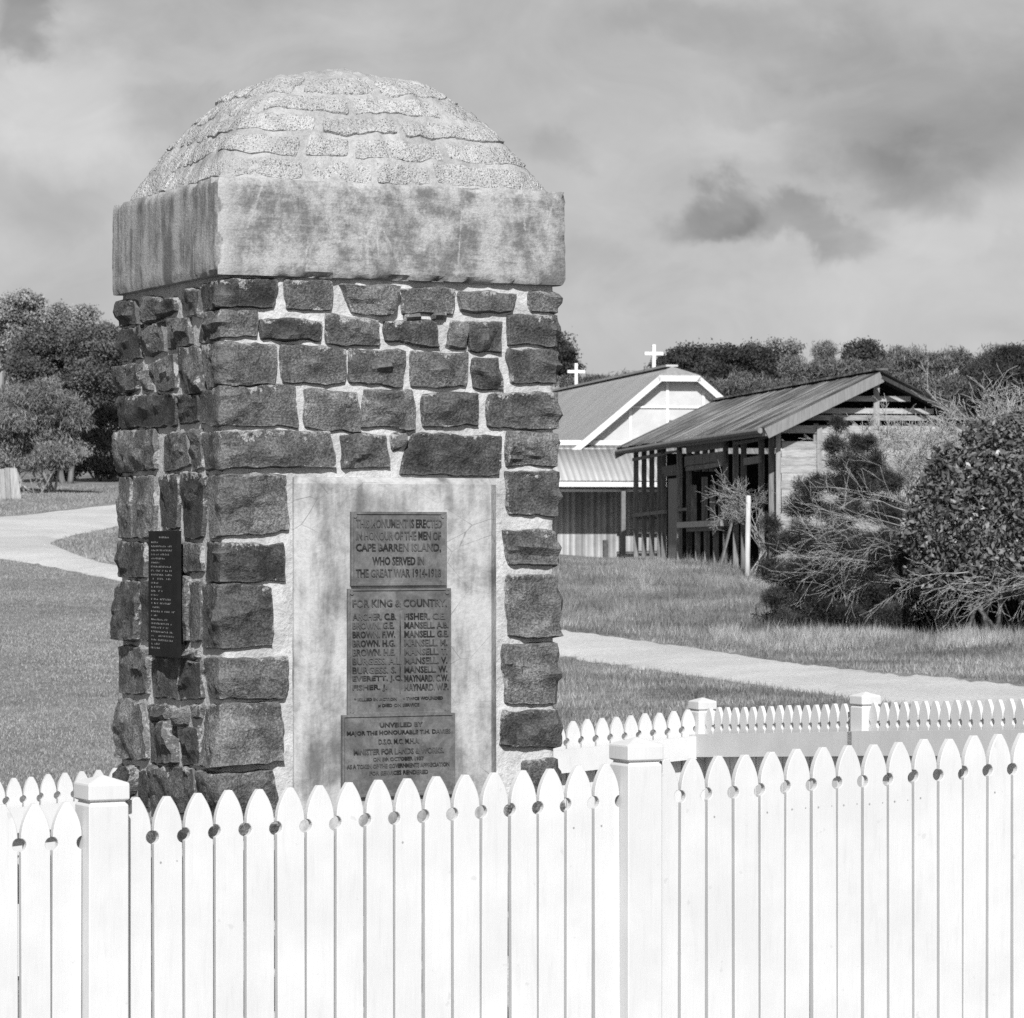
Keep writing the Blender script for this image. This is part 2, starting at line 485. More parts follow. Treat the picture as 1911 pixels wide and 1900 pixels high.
ks = np.concatenate([np.linspace(-1.6, -.2, 22)[:-1], np.linspace(-.2, .2, 131), np.linspace(.2, 1.6, 22)[1:]])
ys = np.concatenate([np.linspace(-18, 6, 17)[:-1], np.arange(6, 120, .6), np.geomspace(120, 3800, 40)])
KK, YY = np.meshgrid(ks, ys)
XX = KK * (YY + 22)
ZZ = gz(XX, YY)
n_r, n_c = XX.shape
idx = np.arange(n_r * n_c).reshape(n_r, n_c)
fc = np.stack([idx[:-1, :-1], idx[:-1, 1:], idx[1:, 1:], idx[1:, :-1]], -1).reshape(-1, 4)
g = add('ground', mesh_np('ground', np.stack([XX, YY, ZZ], -1).reshape(-1, 3), fc, True), GROUND)
tag(g, 'sloping mown grass field around the fenced monument', 'ground', kind='structure')

def ribbon(name, pairs, lift, label, nacross=8, step=11):
    pairs = np.array(pairs, float)
    out = []; verge = []
    s = np.concatenate([[0], np.cumsum(np.abs(np.diff(pairs[:, 0])) + np.abs(np.diff(pairs[:, 1])))])
    tt = np.arange(0, s[-1], step)
    for t in tt:
        x0, y0, x1, y1 = (np.interp(t, s, pairs[:, j]) for j in range(4))
        a, b = on_ground(x0, y0), on_ground(x1, y1)
        j0 = .5 * mnoise.noise(Vector((t * .02, 3.1, 0))) + .32 * mnoise.noise(Vector((t * .11, 1.1, 0)))
        j1 = .5 * mnoise.noise(Vector((t * .02, 9.1, 0))) + .32 * mnoise.noise(Vector((t * .11, 5.1, 0)))
        dv = (b - a) / (np.linalg.norm(b - a) + 1e-6)
        a = a + dv * j0; b = b + dv * j1
        row = []
        for q in np.concatenate([[0, .04, .1], np.linspace(.2, .8, nacross - 4), [.9, .96, 1]]):
            verge.append(min(q, 1 - q) * np.linalg.norm(b - a))
            p = a * (1 - q) + b * q
            row.append([p[0], p[1], gz(p[0], p[1]) + lift * min(1, 5 * q - .2, 5 * (1 - q) - .2)])
        out.append(row)
    V = np.array(out); r, c = V.shape[:2]
    ix = np.arange(r * c).reshape(r, c)
    f = np.stack([ix[:-1, :-1], ix[:-1, 1:], ix[1:, 1:], ix[1:, :-1]], -1).reshape(-1, 4)
    me = mesh_np(name, V.reshape(-1, 3), f, True, None, {'verge': verge})
    # faces should look up
    if me.polygons[len(me.polygons) // 2].normal.z < 0: me.flip_normals()
    return tag(add(name, me, ROADM), label, 'road', kind='structure')
ROAD_MAIN = [(2250, 1312, 2250, 1410), (2100, 1297, 2100, 1380), (1911, 1276, 1911, 1348), (1667, 1255, 1667, 1318), (1476, 1236, 1476, 1291), (1238, 1200, 1238, 1256),
             (1055, 1176, 1055, 1231), (640, 1118, 640, 1158), (400, 1082, 400, 1117), (220, 1056, 220, 1086), (150, 1038, 150, 1072), (105, 1018, 105, 1063), (60, 1000, 60, 1055), (0, 985, 0, 1047), (-80, 975, -80, 1035)]
ROAD_UP = [(420, 915, 420, 950), (300, 926, 300, 970), (220, 937, 220, 985), (140, 948, 140, 1001), (100, 953, 100, 1013), (60, 957, 60, 1035), (0, 962, 0, 1040), (-80, 968, -80, 1030)]
ribbon('road', ROAD_MAIN, .045, 'pale gravel road passing behind the monument')
ribbon('side_road', ROAD_UP, .062, 'pale gravel track branching up towards the dark trees')

# ------------------------------------------------------------------ the monument
TH = math.radians(24.5)
df = np.array([math.cos(TH), math.sin(TH), 0.]); dl = np.array([-math.sin(TH), math.cos(TH), 0.])
nf = -dl; nl = -df
BC = px(405, 1000, 11.5); BC[2] = 0           # near corner of the concrete band, in plan
BW_, BD_ = 1.279, 1.132                       # band width and depth
Z_BT, Z_BB = px(405, 328, 11.5)[2], px(405, 512, 11.5)[2]
INS = .03
MC = BC + INS * df + INS * dl                 # near corner of the mortar body
WM, DM = BW_ - 2 * INS, BD_ - 2 * INS
GZ0 = float(gz(-.6, 12)) - .12
def ray_plane(x, y, P0, n):
    d = np.array([(x - CX) / F, 1, -(y - HY) / F]); o = np.array([0, 0, EYE])
    t = np.dot(P0 - o, n) / np.dot(d, n); return o + d * t
def uvF(x, y, h=.024):
    P = ray_plane(x, y, MC + nf * h, nf); return np.dot(P - MC, df), P[2]
def uvL(x, y, h=.024):
    P = ray_plane(x, y, MC + nl * h, nl); return -np.dot(P - MC, dl), P[2]
def wrap(u, v, h):
    """unrolled wall coordinate to space: u<0 side face, 0..WM plaque face, >WM far side, < -DM back"""
    u = np.asarray(u, float); v = np.asarray(v, float); h = np.asarray(h, float)
    segs = [(-1e9, -DM, MC + DM * dl, df, -1, dl), (-DM, 0, MC, dl, -1, nl), (0, WM, MC, df, 1, nf), (WM, 1e9, MC + WM * df, dl, 1, df)]
    P = np.zeros(u.shape + (3,)); 
    bounds = [-DM, 0, WM]; normals = [dl, nl, nf, df]
    r = .022
    N = np.zeros(u.shape + (3,))
    wts = []
    for b in bounds: wts.append(smooth01((u - b + r) / (2 * r)))
    w = [1 - wts[0], wts[0] * (1 - wts[1]), wts[1] * (1 - wts[2]), wts[2]]
    for wi, n in zip(w, normals): N += wi[..., None] * n
    N /= np.linalg.norm(N, axis=-1, keepdims=True)
    for (a, b, base, d, sg, n) in segs:
        m_ = (u >= a) & (u < b)
        org = b if sg < 0 else a
        if sg < 0: dist = (org - u)
        else: dist = (u - org)
        P[m_] = base + dist[m_][:, None] * d
    P += N * (h * 1.0)[..., None]
    P[..., 2] = v
    return P

mon = empty('stone_monument', (BC + .64 * df + .57 * dl + np.array([0, 0, GZ0])), 'tall dark stone memorial pillar with pale domed top and bronze plaques inside picket fence', 'monument', rz=TH)

def grid_faces(nx, ny, flip=False):
    ix = np.arange(nx * ny).reshape(ny, nx)
    f = np.stack([ix[:-1, :-1], ix[:-1, 1:], ix[1:, 1:], ix[1:, :-1]], -1).reshape(-1, 4)
    return f[:, ::-1] if flip else f
# mortar body: one wrapped skin
us = np.linspace(-DM - WM, WM + DM, 230); vs = np.linspace(GZ0 - .1, Z_BB + .02, 130)
U, V = np.meshgrid(us, vs)
Hh = np.array([[.006 * fbm((a, b, 0), 9, 3) + .003 * fbm((a, b, 0), 34, 5) - .004 for a in us] for b in vs])
P = wrap(U.ravel(), V.ravel(), Hh.ravel())
add('pillar', mesh_np('pillar', P, grid_faces(len(us), len(vs)), True, mon), MORTAR, mon)

srng = np.random.default_rng(11)
_stone_n = [0]
def stone(q, proud=None, lod=1.0, wob=.015, mat=STONE, name='stone'):
    """q: TL,TR,BR,BL in wall coordinates (u,v)"""
    q = np.array(q, float)
    wdt = (np.linalg.norm(q[1] - q[0]) + np.linalg.norm(q[2] - q[3])) / 2
    hgt = (np.linalg.norm(q[3] - q[0]) + np.linalg.norm(q[2] - q[1])) / 2
    nx = int(np.clip(wdt / (.0085 / lod), 5, 56)); ny = int(np.clip(hgt / (.0085 / lod), 5, 28))
    s = np.linspace(-1, 1, nx); s = np.sign(s) * np.abs(s) ** .8
    t = np.linspace(-1, 1, ny); t = np.sign(t) * np.abs(t) ** .8
    Sg, Tg = np.meshgrid(s, t)
    gr = .0115
    cq = q.mean(0); q = q + np.array([(-gr, gr), (gr, gr), (gr, -gr), (-gr, -gr)]) * [1, 1]
    kr = .05 + .14 * srng.random()
    S2 = Sg * np.sqrt(1 - kr * Tg ** 2 / 2); T2 = Tg * np.sqrt(1 - kr * Sg ** 2 / 2)
    a, b = (S2 + 1) / 2, (T2 + 1) / 2       # b: 0 top .. 1 bottom
    uv = (1 - a)[..., None] * (1 - b)[..., None] * q[0] + a[..., None] * (1 - b)[..., None] * q[1] + a[..., None] * b[..., None] * q[2] + (1 - a)[..., None] * b[..., None] * q[3]
    seed = _stone_n[0] * 1.37; _stone_n[0] += 1
    fl = uv.reshape(-1, 2)
    wu = np.array([fbm((p[0], p[1], seed), 14, 1, 3) for p in fl]); wv = np.array([fbm((p[0], p[1], seed), 14, 2, 3) for p in fl])
    fl = fl + wob * np.stack([wu, wv], 1)
    ds = (1 - np.abs(Sg)) * wdt / 2; dt = (1 - np.abs(Tg)) * hgt / 2
    dist = np.minimum(ds, dt).ravel()
    dtop = np.where(Tg < 0, dt * .62, dt * 1.5)
    edge = np.minimum(ds * 1.15, dtop).ravel()
    h0 = proud if proud is not None else .02 + .012 * srng.random()
    fac = np.full(len(fl), 9.)
    for k in range(srng.integers(5, 10)):
        ga, gb = srng.normal(0, .03), srng.normal(0, .03)
        c = h0 + .006 + abs(srng.normal(0, .009))
        fac = np.minimum(fac, c + ga * Sg.ravel() + gb * Tg.ravel())
    nz = np.array([fbm((p[0], p[1], seed + 5), 20, 4, 4) for p in fl])
    nb_ = np.array([fbm((p[0], p[1], seed + 9), 60, 4, 2) for p in fl])
    # split faces: a few steps and flats across the block, broken edges
    vx = np.array([mnoise.voronoi(Vector((p[0] * 15 + seed, p[1] * 19, seed)))[0][:2] for p in fl])
    cell = np.array([mnoise.cell(Vector((p[0] * 9 + .6 * nz[i] + seed, p[1] * 11 + .6 * nz[i], seed))) for i, p in enumerate(fl)])
    h = np.maximum(fac, .014) + .008 * nz + .0035 * nb_ + .004 * cell + .020 * (.35 - vx[:, 0])
    # a chip or a split across some stones
    if srng.random() < .55:
        ang = srng.uniform(-.6, .6); oo = srng.uniform(-.4, .4)
        ln = Tg.ravel() - oo - np.tan(ang) * Sg.ravel() + .35 * nz
        h = h - srng.uniform(.005, .012) * smooth01(ln * 9 + .5)
    h = np.where(h < .012, .012 - .2 * (.012 - h), h)
    h = np.where(dist < 1e-6, -.02, h * (.80 + .20 * smooth01(dist / .008)))
    P = wrap(fl[:, 0], fl[:, 1], h)
    f = grid_faces(nx, ny, True)
    me = mesh_np(name, P, f, False, mon, {'edge': edge})
    me.polygons.foreach_set('use_smooth', np.ones(len(me.polygons), dtype=bool))
    try: me.set_sharp_from_angle(angle=math.radians(20))
    except Exception: pass
    return add(name, me, mat, mon)

CORNER = [[(366, 532), (519, 521), (514, 572), (374, 577)], [(374, 583), (483, 583), (479, 625), (362, 640)], [(368, 645), (520, 645), (516, 714), (380, 722)],
          [(368, 735), (552, 718), (557, 797), (366, 790)], [(370, 810), (620, 808), (628, 868), (376, 877)], [(378, 890), (535, 889), (540, 988), (385, 1003)],
          [(380, 1014), (532, 1018), (536, 1082), (377, 1085)], [(372, 1091), (512, 1095), (510, 1203), (371, 1208)], [(373, 1230), (541, 1228), (535, 1300), (385, 1300)],
          [(378, 1318), (523, 1309), (529, 1418), (371, 1428)], [(366, 1443), (508, 1440), (528, 1520), (366, 1530)], [(370, 1540), (530, 1532), (526, 1620), (372, 1632)]]
FRONT = [[(537, 523), (625, 526), (620, 580), (540, 573)], [(640, 533), (744, 537), (731, 586), (664, 580)], [(754, 538), (852, 539), (846, 584), (757, 580)], [(861, 546), (967, 548), (958, 583), (868, 579)], [(990, 545), (1054, 549), (1047, 585), (1000, 580)],
         [(490, 594), (601, 599), (600, 636), (494, 630)], [(614, 588), (709, 597), (709, 644), (614, 640)], [(724, 598), (815, 600), (824, 647), (728, 634)], [(846, 598), (877, 600), (876, 655), (836, 643)], [(882, 602), (940, 601), (938, 655), (880, 651)], [(954, 588), (1046, 590), (1048, 649), (956, 639)], [(758, 584), (791, 587), (789, 596), (762, 595)], [(813, 586), (838, 586), (836, 595), (815, 594)],
         [(530, 643), (648, 650), (648, 714), (531, 714)], [(659, 652), (762, 657), (753, 720), (659, 712)], [(772, 659), (876, 661), (871, 721), (776, 720)], [(886, 669), (933, 670), (943, 727), (889, 723)], [(951, 651), (1053, 656), (1045, 711), (958, 714)],
         [(573, 728), (668, 733), (677, 804), (574, 798)], [(686, 729), (774, 730), (780, 800), (681, 794)], [(792, 737), (892, 733), (898, 791), (794, 796)], [(918, 738), (1042, 729), (1046, 801), (914, 795)],
         [(643, 815), (720, 812), (731, 870), (646, 872)], [(734, 808), (767, 808), (752, 832), (737, 845)], [(775, 812), (937, 815), (936, 884), (749, 883)], [(953, 807), (1052, 815), (1040, 870), (952, 867)],
         [(948, 880), (1049, 886), (1044, 962), (956, 956)], [(944, 990), (1052, 998), (1050, 1060), (955, 1050)], [(950, 1075), (1053, 1078), (1053, 1190), (954, 1186)], [(942, 1205), (1052, 1203), (1049, 1313), (951, 1313)], [(944, 1331), (1044, 1328), (1044, 1397), (940, 1390)], [(980, 1426), (1047, 1410), (1050, 1480), (986, 1475)], [(950, 1495), (1048, 1492), (1046, 1570), (952, 1568)]]
SIDE = [[(213, 562), (243, 562), (249, 602), (218, 609)], [(257, 556), (289, 557), (291, 595), (259, 604)], [(292, 557), (320, 556), (318, 581), (293, 592)], [(332, 540), (363, 541), (364, 592), (335, 578)],
        [(218, 616), (253, 611), (255, 666), (221, 673)], [(257, 616), (294, 602), (301, 654), (261, 663)], [(304, 597), (342, 595), (346, 640), (306, 652)],
        [(224, 687), (253, 680), (249, 725), (227, 732)], [(261, 694), (271, 692), (272, 725), (259, 730)], [(274, 682), (316, 661), (320, 723), (287, 725)], [(322, 651), (360, 647), (372, 730), (334, 732)],
        [(223, 737), (320, 737), (320, 793), (225, 796)], [(326, 739), (362, 738), (360, 784), (326, 791)],
        [(223, 808), (282, 803), (282, 874), (225, 881)], [(300, 812), (340, 807), (347, 865), (299, 879)], [(345, 803), (364, 802), (368, 870), (353, 876)],
        [(221, 893), (235, 891), (238, 1002), (226, 1002)], [(241, 891), (280, 891), (280, 1002), (242, 1002)], [(292, 888), (325, 887), (322, 985), (294, 985)], [(331, 882), (374, 888), (368, 1002), (336, 1002)],
        [(220, 1010), (262, 1016), (263, 1073), (222, 1078)], [(276, 1010), (326, 1010), (326, 1068), (276, 1072)], [(332, 1014), (366, 1018), (370, 1066), (334, 1063)],
        [(220, 1085), (255, 1089), (250, 1192), (216, 1192)], [(258, 1089), (292, 1082), (292, 1192), (254, 1192)], [(297, 1082), (327, 1080), (326, 1192), (297, 1192)], [(331, 1078), (344, 1082), (342, 1196), (331, 1194)], [(348, 1087), (366, 1089), (365, 1192), (346, 1196)],
        [(221, 1208), (270, 1215), (266, 1293), (214, 1295)], [(275, 1231), (326, 1229), (324, 1302), (278, 1300)], [(330, 1231), (365, 1236), (368, 1302), (328, 1302)], [(335, 1215), (362, 1215), (361, 1226), (337, 1226)], [(276, 1210), (300, 1210), (299, 1225), (277, 1225)],
        [(218, 1305), (256, 1314), (268, 1416), (224, 1414)], [(268, 1318), (311, 1320), (308, 1343), (275, 1347)], [(272, 1352), (313, 1348), (322, 1423), (275, 1423)], [(315, 1330), (342, 1327), (338, 1354), (317, 1352)], [(325, 1362), (361, 1362), (367, 1426), (334, 1428)], [(350, 1316), (372, 1318), (366, 1340), (352, 1340)],
        [(217, 1432), (248, 1433), (243, 1475), (217, 1472)], [(254, 1442), (271, 1440), (270, 1505), (250, 1500)], [(276, 1432), (351, 1436), (360, 1520), (274, 1512)], [(217, 1485), (240, 1488), (244, 1540), (218, 1535)]]
def toU(p, h=.024):
    return uvL(*p, h) if p[0] < 406 else uvF(*p, h)
for q in CORNER: stone([toU(p) for p in q], .027 + .008 * srng.random())
for q in FRONT:
    r = [list(uvF(*p)) for p in q]
    if q[1][0] > 1035:
        for j in (1, 2): r[j][0] = WM + .16
    stone(r, lod=.7 if abs(q[0][0] - q[1][0]) < 36 else 1)
for q in SIDE:
    r = [list(uvL(*p)) for p in q]
    if q[0][0] < 230:
        for j in (0, 3): r[j][0] = -DM - .12
    stone(r, lod=1.0, proud=.02 + .02 * srng.random())
# courses that the fence hides, the far side and the back
v0 = 2.40
rows = [2.40, 2.29, 2.17, 2.04, 1.90, 1.78, 1.58, 1.46, 1.27, 1.13, .93, .78, .62, .46, .30, .14, 0, -.1]
for i in range(len(rows) - 1):
    top, bot = rows[i] - .012, rows[i + 1] + .012
    spans = [(-DM - WM + .02, -DM - .15), (WM + .19, WM + DM - .02)]
    if top < .62: spans.append((-DM - .12, WM + .16))
    for (a, b) in spans:
        u = a
        while u < b - .05:
            w = min(srng.uniform(.14, .3), b - u)
            if b - u - w < .08: w = b - u
            stone([(u + .012, top), (u + w - .012, top), (u + w - .012, bot), (u + .012, bot)], lod=.35)
            u += w
# concrete band
bandE = (BC + np.array([0, 0, Z_BB]))
bm_n = 44
def band_mesh():
    nx, ny, nz = 60, 54, 18
    Vv, Ff = [], []
    def face(fn, na, nb, flip):
        base = sum(len(x) for x in Vv)
        A, B = np.meshgrid(np.linspace(0, 1, na), np.linspace(0, 1, nb))
        Vv.append(np.array([fn(a, b) for a, b in zip(A.ravel(), B.ravel())]))
        Ff.append(grid_faces(na, nb, flip) + base)
    hz = Z_BT - Z_BB
    face(lambda a, b: np.array([a * BW_, 0, b * hz]), nx, nz, False)
    face(lambda a, b: np.array([0, a * BD_, b * hz]), ny, nz, True)
    face(lambda a, b: np.array([BW_, a * BD_, b * hz]), ny, nz, False)
    face(lambda a, b: np.array([a * BW_, BD_, b * hz]), nx, nz, True)
    face(lambda a, b: np.array([a * BW_, b * BD_, hz]), nx, ny, False)
    face(lambda a, b: np.array([a * BW_, b * BD_, 0]), nx, ny, True)
    v = np.vstack(Vv); f = np.vstack(Ff)
    # worn arrises and uneven faces
    c = np.array([BW_ / 2, BD_ / 2, hz / 2]); d = np.array([BW_, BD_, hz]) / 2 - np.abs(v - c)
    ds = np.sort(d, 1)
    near = np.clip(1 - ds[:, 1] / .022, 0, 1)
    for i, p in enumerate(v):
        nn = fbm(p, 7, 1)
        ch = fbm(p, 26, 8)
        v[i] = p + (c - p) / np.linalg.norm(c - p) * (near[i] * (.006 + max(0, ch) * .05)) + np.array([.004, .004, .003]) * nn
    return v, f
bv, bf = band_mesh()
me = bpy.data.meshes.new('concrete_band')
me.from_pydata([tuple(p) for p in bv], [], [tuple(int(i) for i in q) for q in bf]); me.update()
import bmesh
b_ = bmesh.new(); b_.from_mesh(me); bmesh.ops.remove_doubles(b_, verts=b_.verts, dist=.0008); bmesh.ops.recalc_face_normals(b_, faces=b_.faces); b_.to_mesh(me); b_.free()
for p in me.polygons: p.use_smooth = True
me.set_sharp_from_angle(angle=math.radians(35))
bo = add('concrete_band', me, BAND, mon)
bo.matrix_parent_inverse = wmat(mon).inverted()
bo.location = bandE; bo.rotation_euler = (0, 0, TH)

# dome of rough granite courses
DCc = BC + BW_ / 2 * df + BD_ / 2 * dl; DCc[2] = Z_BT - .004
DA, DB, DH = BW_ / 2 - .022, BD_ / 2 - .022, px(640, 137, 12.28)[2] - Z_BT
def dome(rho, phi, h=0.0):
    rho = np.asarray(rho, float); phi = np.asarray(phi, float)
    p = 2.2 + 9.0 * np.clip(rho, 0, 1) ** 3
    c, s = np.cos(phi), np.sin(phi)
    k = (np.abs(c) ** p + np.abs(s) ** p) ** (1 / p)
    x, y = rho * c / k * DA, rho * s / k * DB
    z = DH * (1 - np.clip(rho, 0, 1.2) ** 2.9)
    N = np.stack([c / k * DH * 2.9 * rho ** 1.9 / DA, s / k * DH * 2.9 * rho ** 1.9 / DB, np.ones_like(x)], -1)
    N /= np.linalg.norm(N, axis=-1, keepdims=True)
    L = np.stack([x, y, z], -1) + N * np.asarray(h)[..., None]
    return DCc + L[..., :1] * df + L[..., 1:2] * dl + L[..., 2:3] * np.array([0, 0, 1.])
ph = np.linspace(-math.pi, math.pi, 261); rh = np.linspace(.001, 1.0, 60)
PH, RH = np.meshgrid(ph, rh)
def lump(A, R, f, q, o=3):
    A, R = np.asarray(A), np.asarray(R)
    return np.array([fbm((math.cos(a) * r, math.sin(a) * r, .3 * r), f, q, o) for a, r in zip(A.ravel(), R.ravel())]).reshape(A.shape)
HN = -.003 + .026 * lump(PH, RH, 4.5, 4) + .014 * lump(PH, RH, 14, 5) + .005 * lump(PH, RH, 45, 6, 2)
domeo = add('dome', mesh_np('dome', dome(RH, PH, HN).reshape(-1, 3), grid_faces(len(ph), len(rh), True), True, mon), DOMEM, mon)
courses = [(.999, .925, 15), (.925, .84, 13), (.84, .745, 12), (.745, .63, 10), (.63, .45, 8)]
drng = np.random.default_rng(5)
for ci, (r0, r1, n) in enumerate(courses):
    edges = np.sort((np.arange(n) + drng.uniform(-.3, .3, n)) / n) * 2 * math.pi - math.pi + drng.uniform(0, .3)
    for i in range(n):
        a0, a1 = edges[i], edges[(i + 1) % n] + (2 * math.pi if i == n - 1 else 0)
        wd = (a1 - a0) * r0 * .62; hd = (r0 - r1) * .75
        nx, ny = int(np.clip(wd / .009, 8, 44)), 13
        s = np.linspace(-1, 1, nx); t = np.linspace(-1, 1, ny)
        Sg, Tg = np.meshgrid(s, t)
        kk = drng.uniform(.08, .3)
        S2 = Sg * np.sqrt(1 - kk * Tg ** 2 / 2); T2 = Tg * np.sqrt(1 - kk * Sg ** 2 / 2)
        gap = drng.uniform(.002, .008) / max(.3, r0)
        A = a0 + gap + (a1 - a0 - 2 * gap) * (S2 + 1) / 2
        tilt = drng.normal(0, .006)
        R = r0 + (r1 - r0) * ((T2 + 1) / 2 * drng.uniform(.9, .99) + .005) + tilt * Sg
        sd_ = 100 + ci * 30 + i
        def fld(f, q, oo): return np.array([fbm((x * .6, y, sd_), f, q, oo) for x, y in zip(A.ravel(), R.ravel())]).reshape(A.shape)
        nzz, nz2, nz3, nz4 = fld(9, 2, 4), fld(9, 6, 4), fld(40, 3, 3), fld(5, 8, 2)
        A = A + nz2 * .035; R = R + nzz * .022
        dist = np.minimum((1 - np.abs(Sg)) * wd / 2, (1 - np.abs(Tg)) * hd / 2)
        pr = drng.uniform(-.002, .006)
        h = pr + .026 * lump(A, R, 4.5, 4) + .012 * lump(A, R, 14, 5) + .006 * nzz + .007 * nz3 - drng.choice([0, .001, .002, .007]) * Tg
        h = np.where(dist < 1e-6, -.02, h - .004 * (1 - smooth01(dist / .012)))
        edge = np.minimum((1 - np.abs(Sg)) * wd / 2, np.where(Tg > 0, (1 - Tg) * .03, (1 + Tg) * .09)) + .012
        P = dome(np.clip(R, .02, 1.0), A, h).reshape(-1, 3)
        me = mesh_np('granite_stone', P, grid_faces(nx, ny, False), True, domeo, {'edge': edge.ravel()})
        me.set_sharp_from_angle(angle=math.radians(35))
        add('granite_stone', me, GRANITE, domeo)

# cement panel that carries the plaques: bevelled slab
PH_ = .038
uL0, vT = uvF(546, 889, .0); uL1, _ = uvF(578, 900, PH_); uR1, _ = uvF(917, 900, PH_); uR0 = uR1 + .035
vTi = vT - .024; vB = .58
def FP(u, v, h): return MC + u * df + h * nf + np.array([0, 0, v - MC[2]])
n_u, n_v = 40, 90
Ug = np.concatenate([[uL0, uL0 + .003], np.linspace(uL1, uR1, n_u), [uR0 - .003, uR0]])
Vg = np.concatenate([np.linspace(vB, vTi, n_v), [vT - .003, vT]])
UU, VV = np.meshgrid(Ug, Vg)
HHp = np.minimum(np.minimum(np.interp(UU, [uL0, uL1, uR1, uR0], [.004, PH_, PH_, .004]), np.interp(VV, [vB, vTi, vT], [PH_, PH_, .006])), PH_)
HHp += np.array([.0022 * fbm((a, b, 2), 6, 2) + (.0012 * fbm((a, b, 2), 30, 3)) for a, b in zip(UU.ravel(), VV.ravel())]).reshape(UU.shape)
HHp[:, 0] = -.01; HHp[:, -1] = -.01; HHp[-1, :] = -.01
Pp = np.array([FP(a, b, c) for a, b, c in zip(UU.ravel(), VV.ravel(), HHp.ravel())])
pan = add('cement_panel', mesh_np('cement_panel', Pp, grid_faces(len(Ug), len(Vg)), True, mon), PANEL, mon)
pan.data.set_sharp_from_angle(angle=math.radians(28))

# plaques
def plaque(pxq, name, h0, thick, rim, mat, proj, basis, label, corner=True):
    (u0, v1), (u1, v0) = proj(*pxq[0]), proj(*pxq[1])
    o, ax, nn = basis
    if u0 > u1: u0, u1 = u1, u0
    def pt(u, v, h): return o + u * ax + h * nn + np.array([0, 0, v - o[2]])
    ri = rim
    ring = lambda i, h: [pt(u0 + i, v0 + i, h), pt(u1 - i, v0 + i, h), pt(u1 - i, v1 - i, h), pt(u0 + i, v1 - i, h)]
    v = ring(0, h0 - .02) + ring(0, h0 + thick) + ring(ri, h0 + thick) + ring(ri + .003, h0 + thick - .004)
    f = []
    for k in range(3):
        for j in range(4): f.append((k * 4 + j, k * 4 + (j + 1) % 4, k * 4 + 4 + (j + 1) % 4, k * 4 + 4 + j))
    f.append((12, 13, 14, 15))
    ob = part(name, v, f, mat, mon)
    ob['label'] = label
    return ob, (u0, u1, v0, v1, h0 + thick - .004, pt)
basisF = (MC, df, nf)
p1, g1 = plaque([(655, 955), (833, 1092)], 'plaque', PH_, .014, .008, BRONZE, lambda x, y: uvF(x, y, PH_ + .01), basisF, 'upper bronze dedication plaque')
p2, g2 = plaque([(649, 1099), (841, 1331)], 'plaque', PH_, .014, .006, BRONZE, lambda x, y: uvF(x, y, PH_ + .01), basisF, 'middle bronze plaque with two columns of names')
p3, g3 = plaque([(638, 1335), (848, 1482)], 'plaque', PH_, .016, .007, BRONZE, lambda x, y: uvF(x, y, PH_ + .01), basisF, 'lower bronze plaque recording the unveiling')
TEXT = []     # (parent, geo, string, x0, x1, y_top, y_bot, thickness) in plaque fractions
def T(p, g_, rows_): TEXT.extend([(p, g_) + r for r in rows_])
T(p1, g1, [('THIS MONUMENT IS ERECTED', .05, .95, .10, .215), ('IN HONOUR OF THE MEN OF', .05, .94, .265, .38), ('CAPE BARREN ISLAND,', .05, .94, .43, .55),
           ('WHO SERVED IN', .22, .76, .61, .72), ('THE GREAT WAR 1914-1918', .05, .94, .775, .885)])
left = ['ARCHER. C.B.', 'BROWN. G.E.', 'BROWN. F.W.', 'BROWN. H.G.', 'BROWN. H.E.', 'BURGESS. A.L.', 'BURGESS. S.', 'EVERETT. J.C.', 'FISHER. J.']
right = ['FISHER. C.E.', 'MANSELL. A.B.', 'MANSELL. G.E.', 'MANSELL. M.', 'MANSELL. T.', 'MANSELL. V.', 'MANSELL. W.', 'MAYNARD. C.W.', 'MAYNARD. W.P.']
T(p2, g2, [('FOR KING & COUNTRY.', .045, .96, .085, .145)])
lw = [.42, .40, .41, .41, .41, .47, .42, .48, .33]; rw = [.40, .43, .43, .42, .42, .42, .42, .43, .43]
for i in range(9):
    y0 = .195 + i * .0705
    T(p2, g2, [(left[i], .045, .045 + lw[i], y0, y0 + .052), (right[i], .545, .545 + rw[i], y0, y0 + .052)])
T(p2, g2, [('* KILLED IN ACTION', .06, .47, .862, .886), ('+ TWICE WOUNDED', .53, .92, .862, .886), ('x DIED ON SERVICE', .29, .69, .912, .936)])
T(p3, g3, [('UNVEILED BY', .33, .71, .10, .155), ('MAJOR THE HONOURABLE T.H. DAVIES', .04, .96, .195, .26), ('D.S.O. M.C. M.H.A.', .32, .68, .30, .36), ('MINISTER FOR LANDS & WORKS.', .10, .90, .415, .485),
           ('ON 5th OCTOBER 1937', .27, .72, .52, .565), ('AS A TOKEN OF THE GOVERNMENTS APPRECIATION', .04, .95, .60, .65), ('FOR SERVICES RENDERED', .24, .76, .685, .735)])
tmp = []
for i, (pp, gg, s, x0, x1, y0, y1) in enumerate(TEXT):
    cu = bpy.data.curves.new('t', 'FONT'); cu.body = s; cu.size = 1; cu.extrude = .02; cu.offset = .012; cu.resolution_u = 2
    ob = bpy.data.objects.new('t', cu); COL.objects.link(ob); tmp.append(ob)
dg = bpy.context.evaluated_depsgraph_get()
bucket = {}
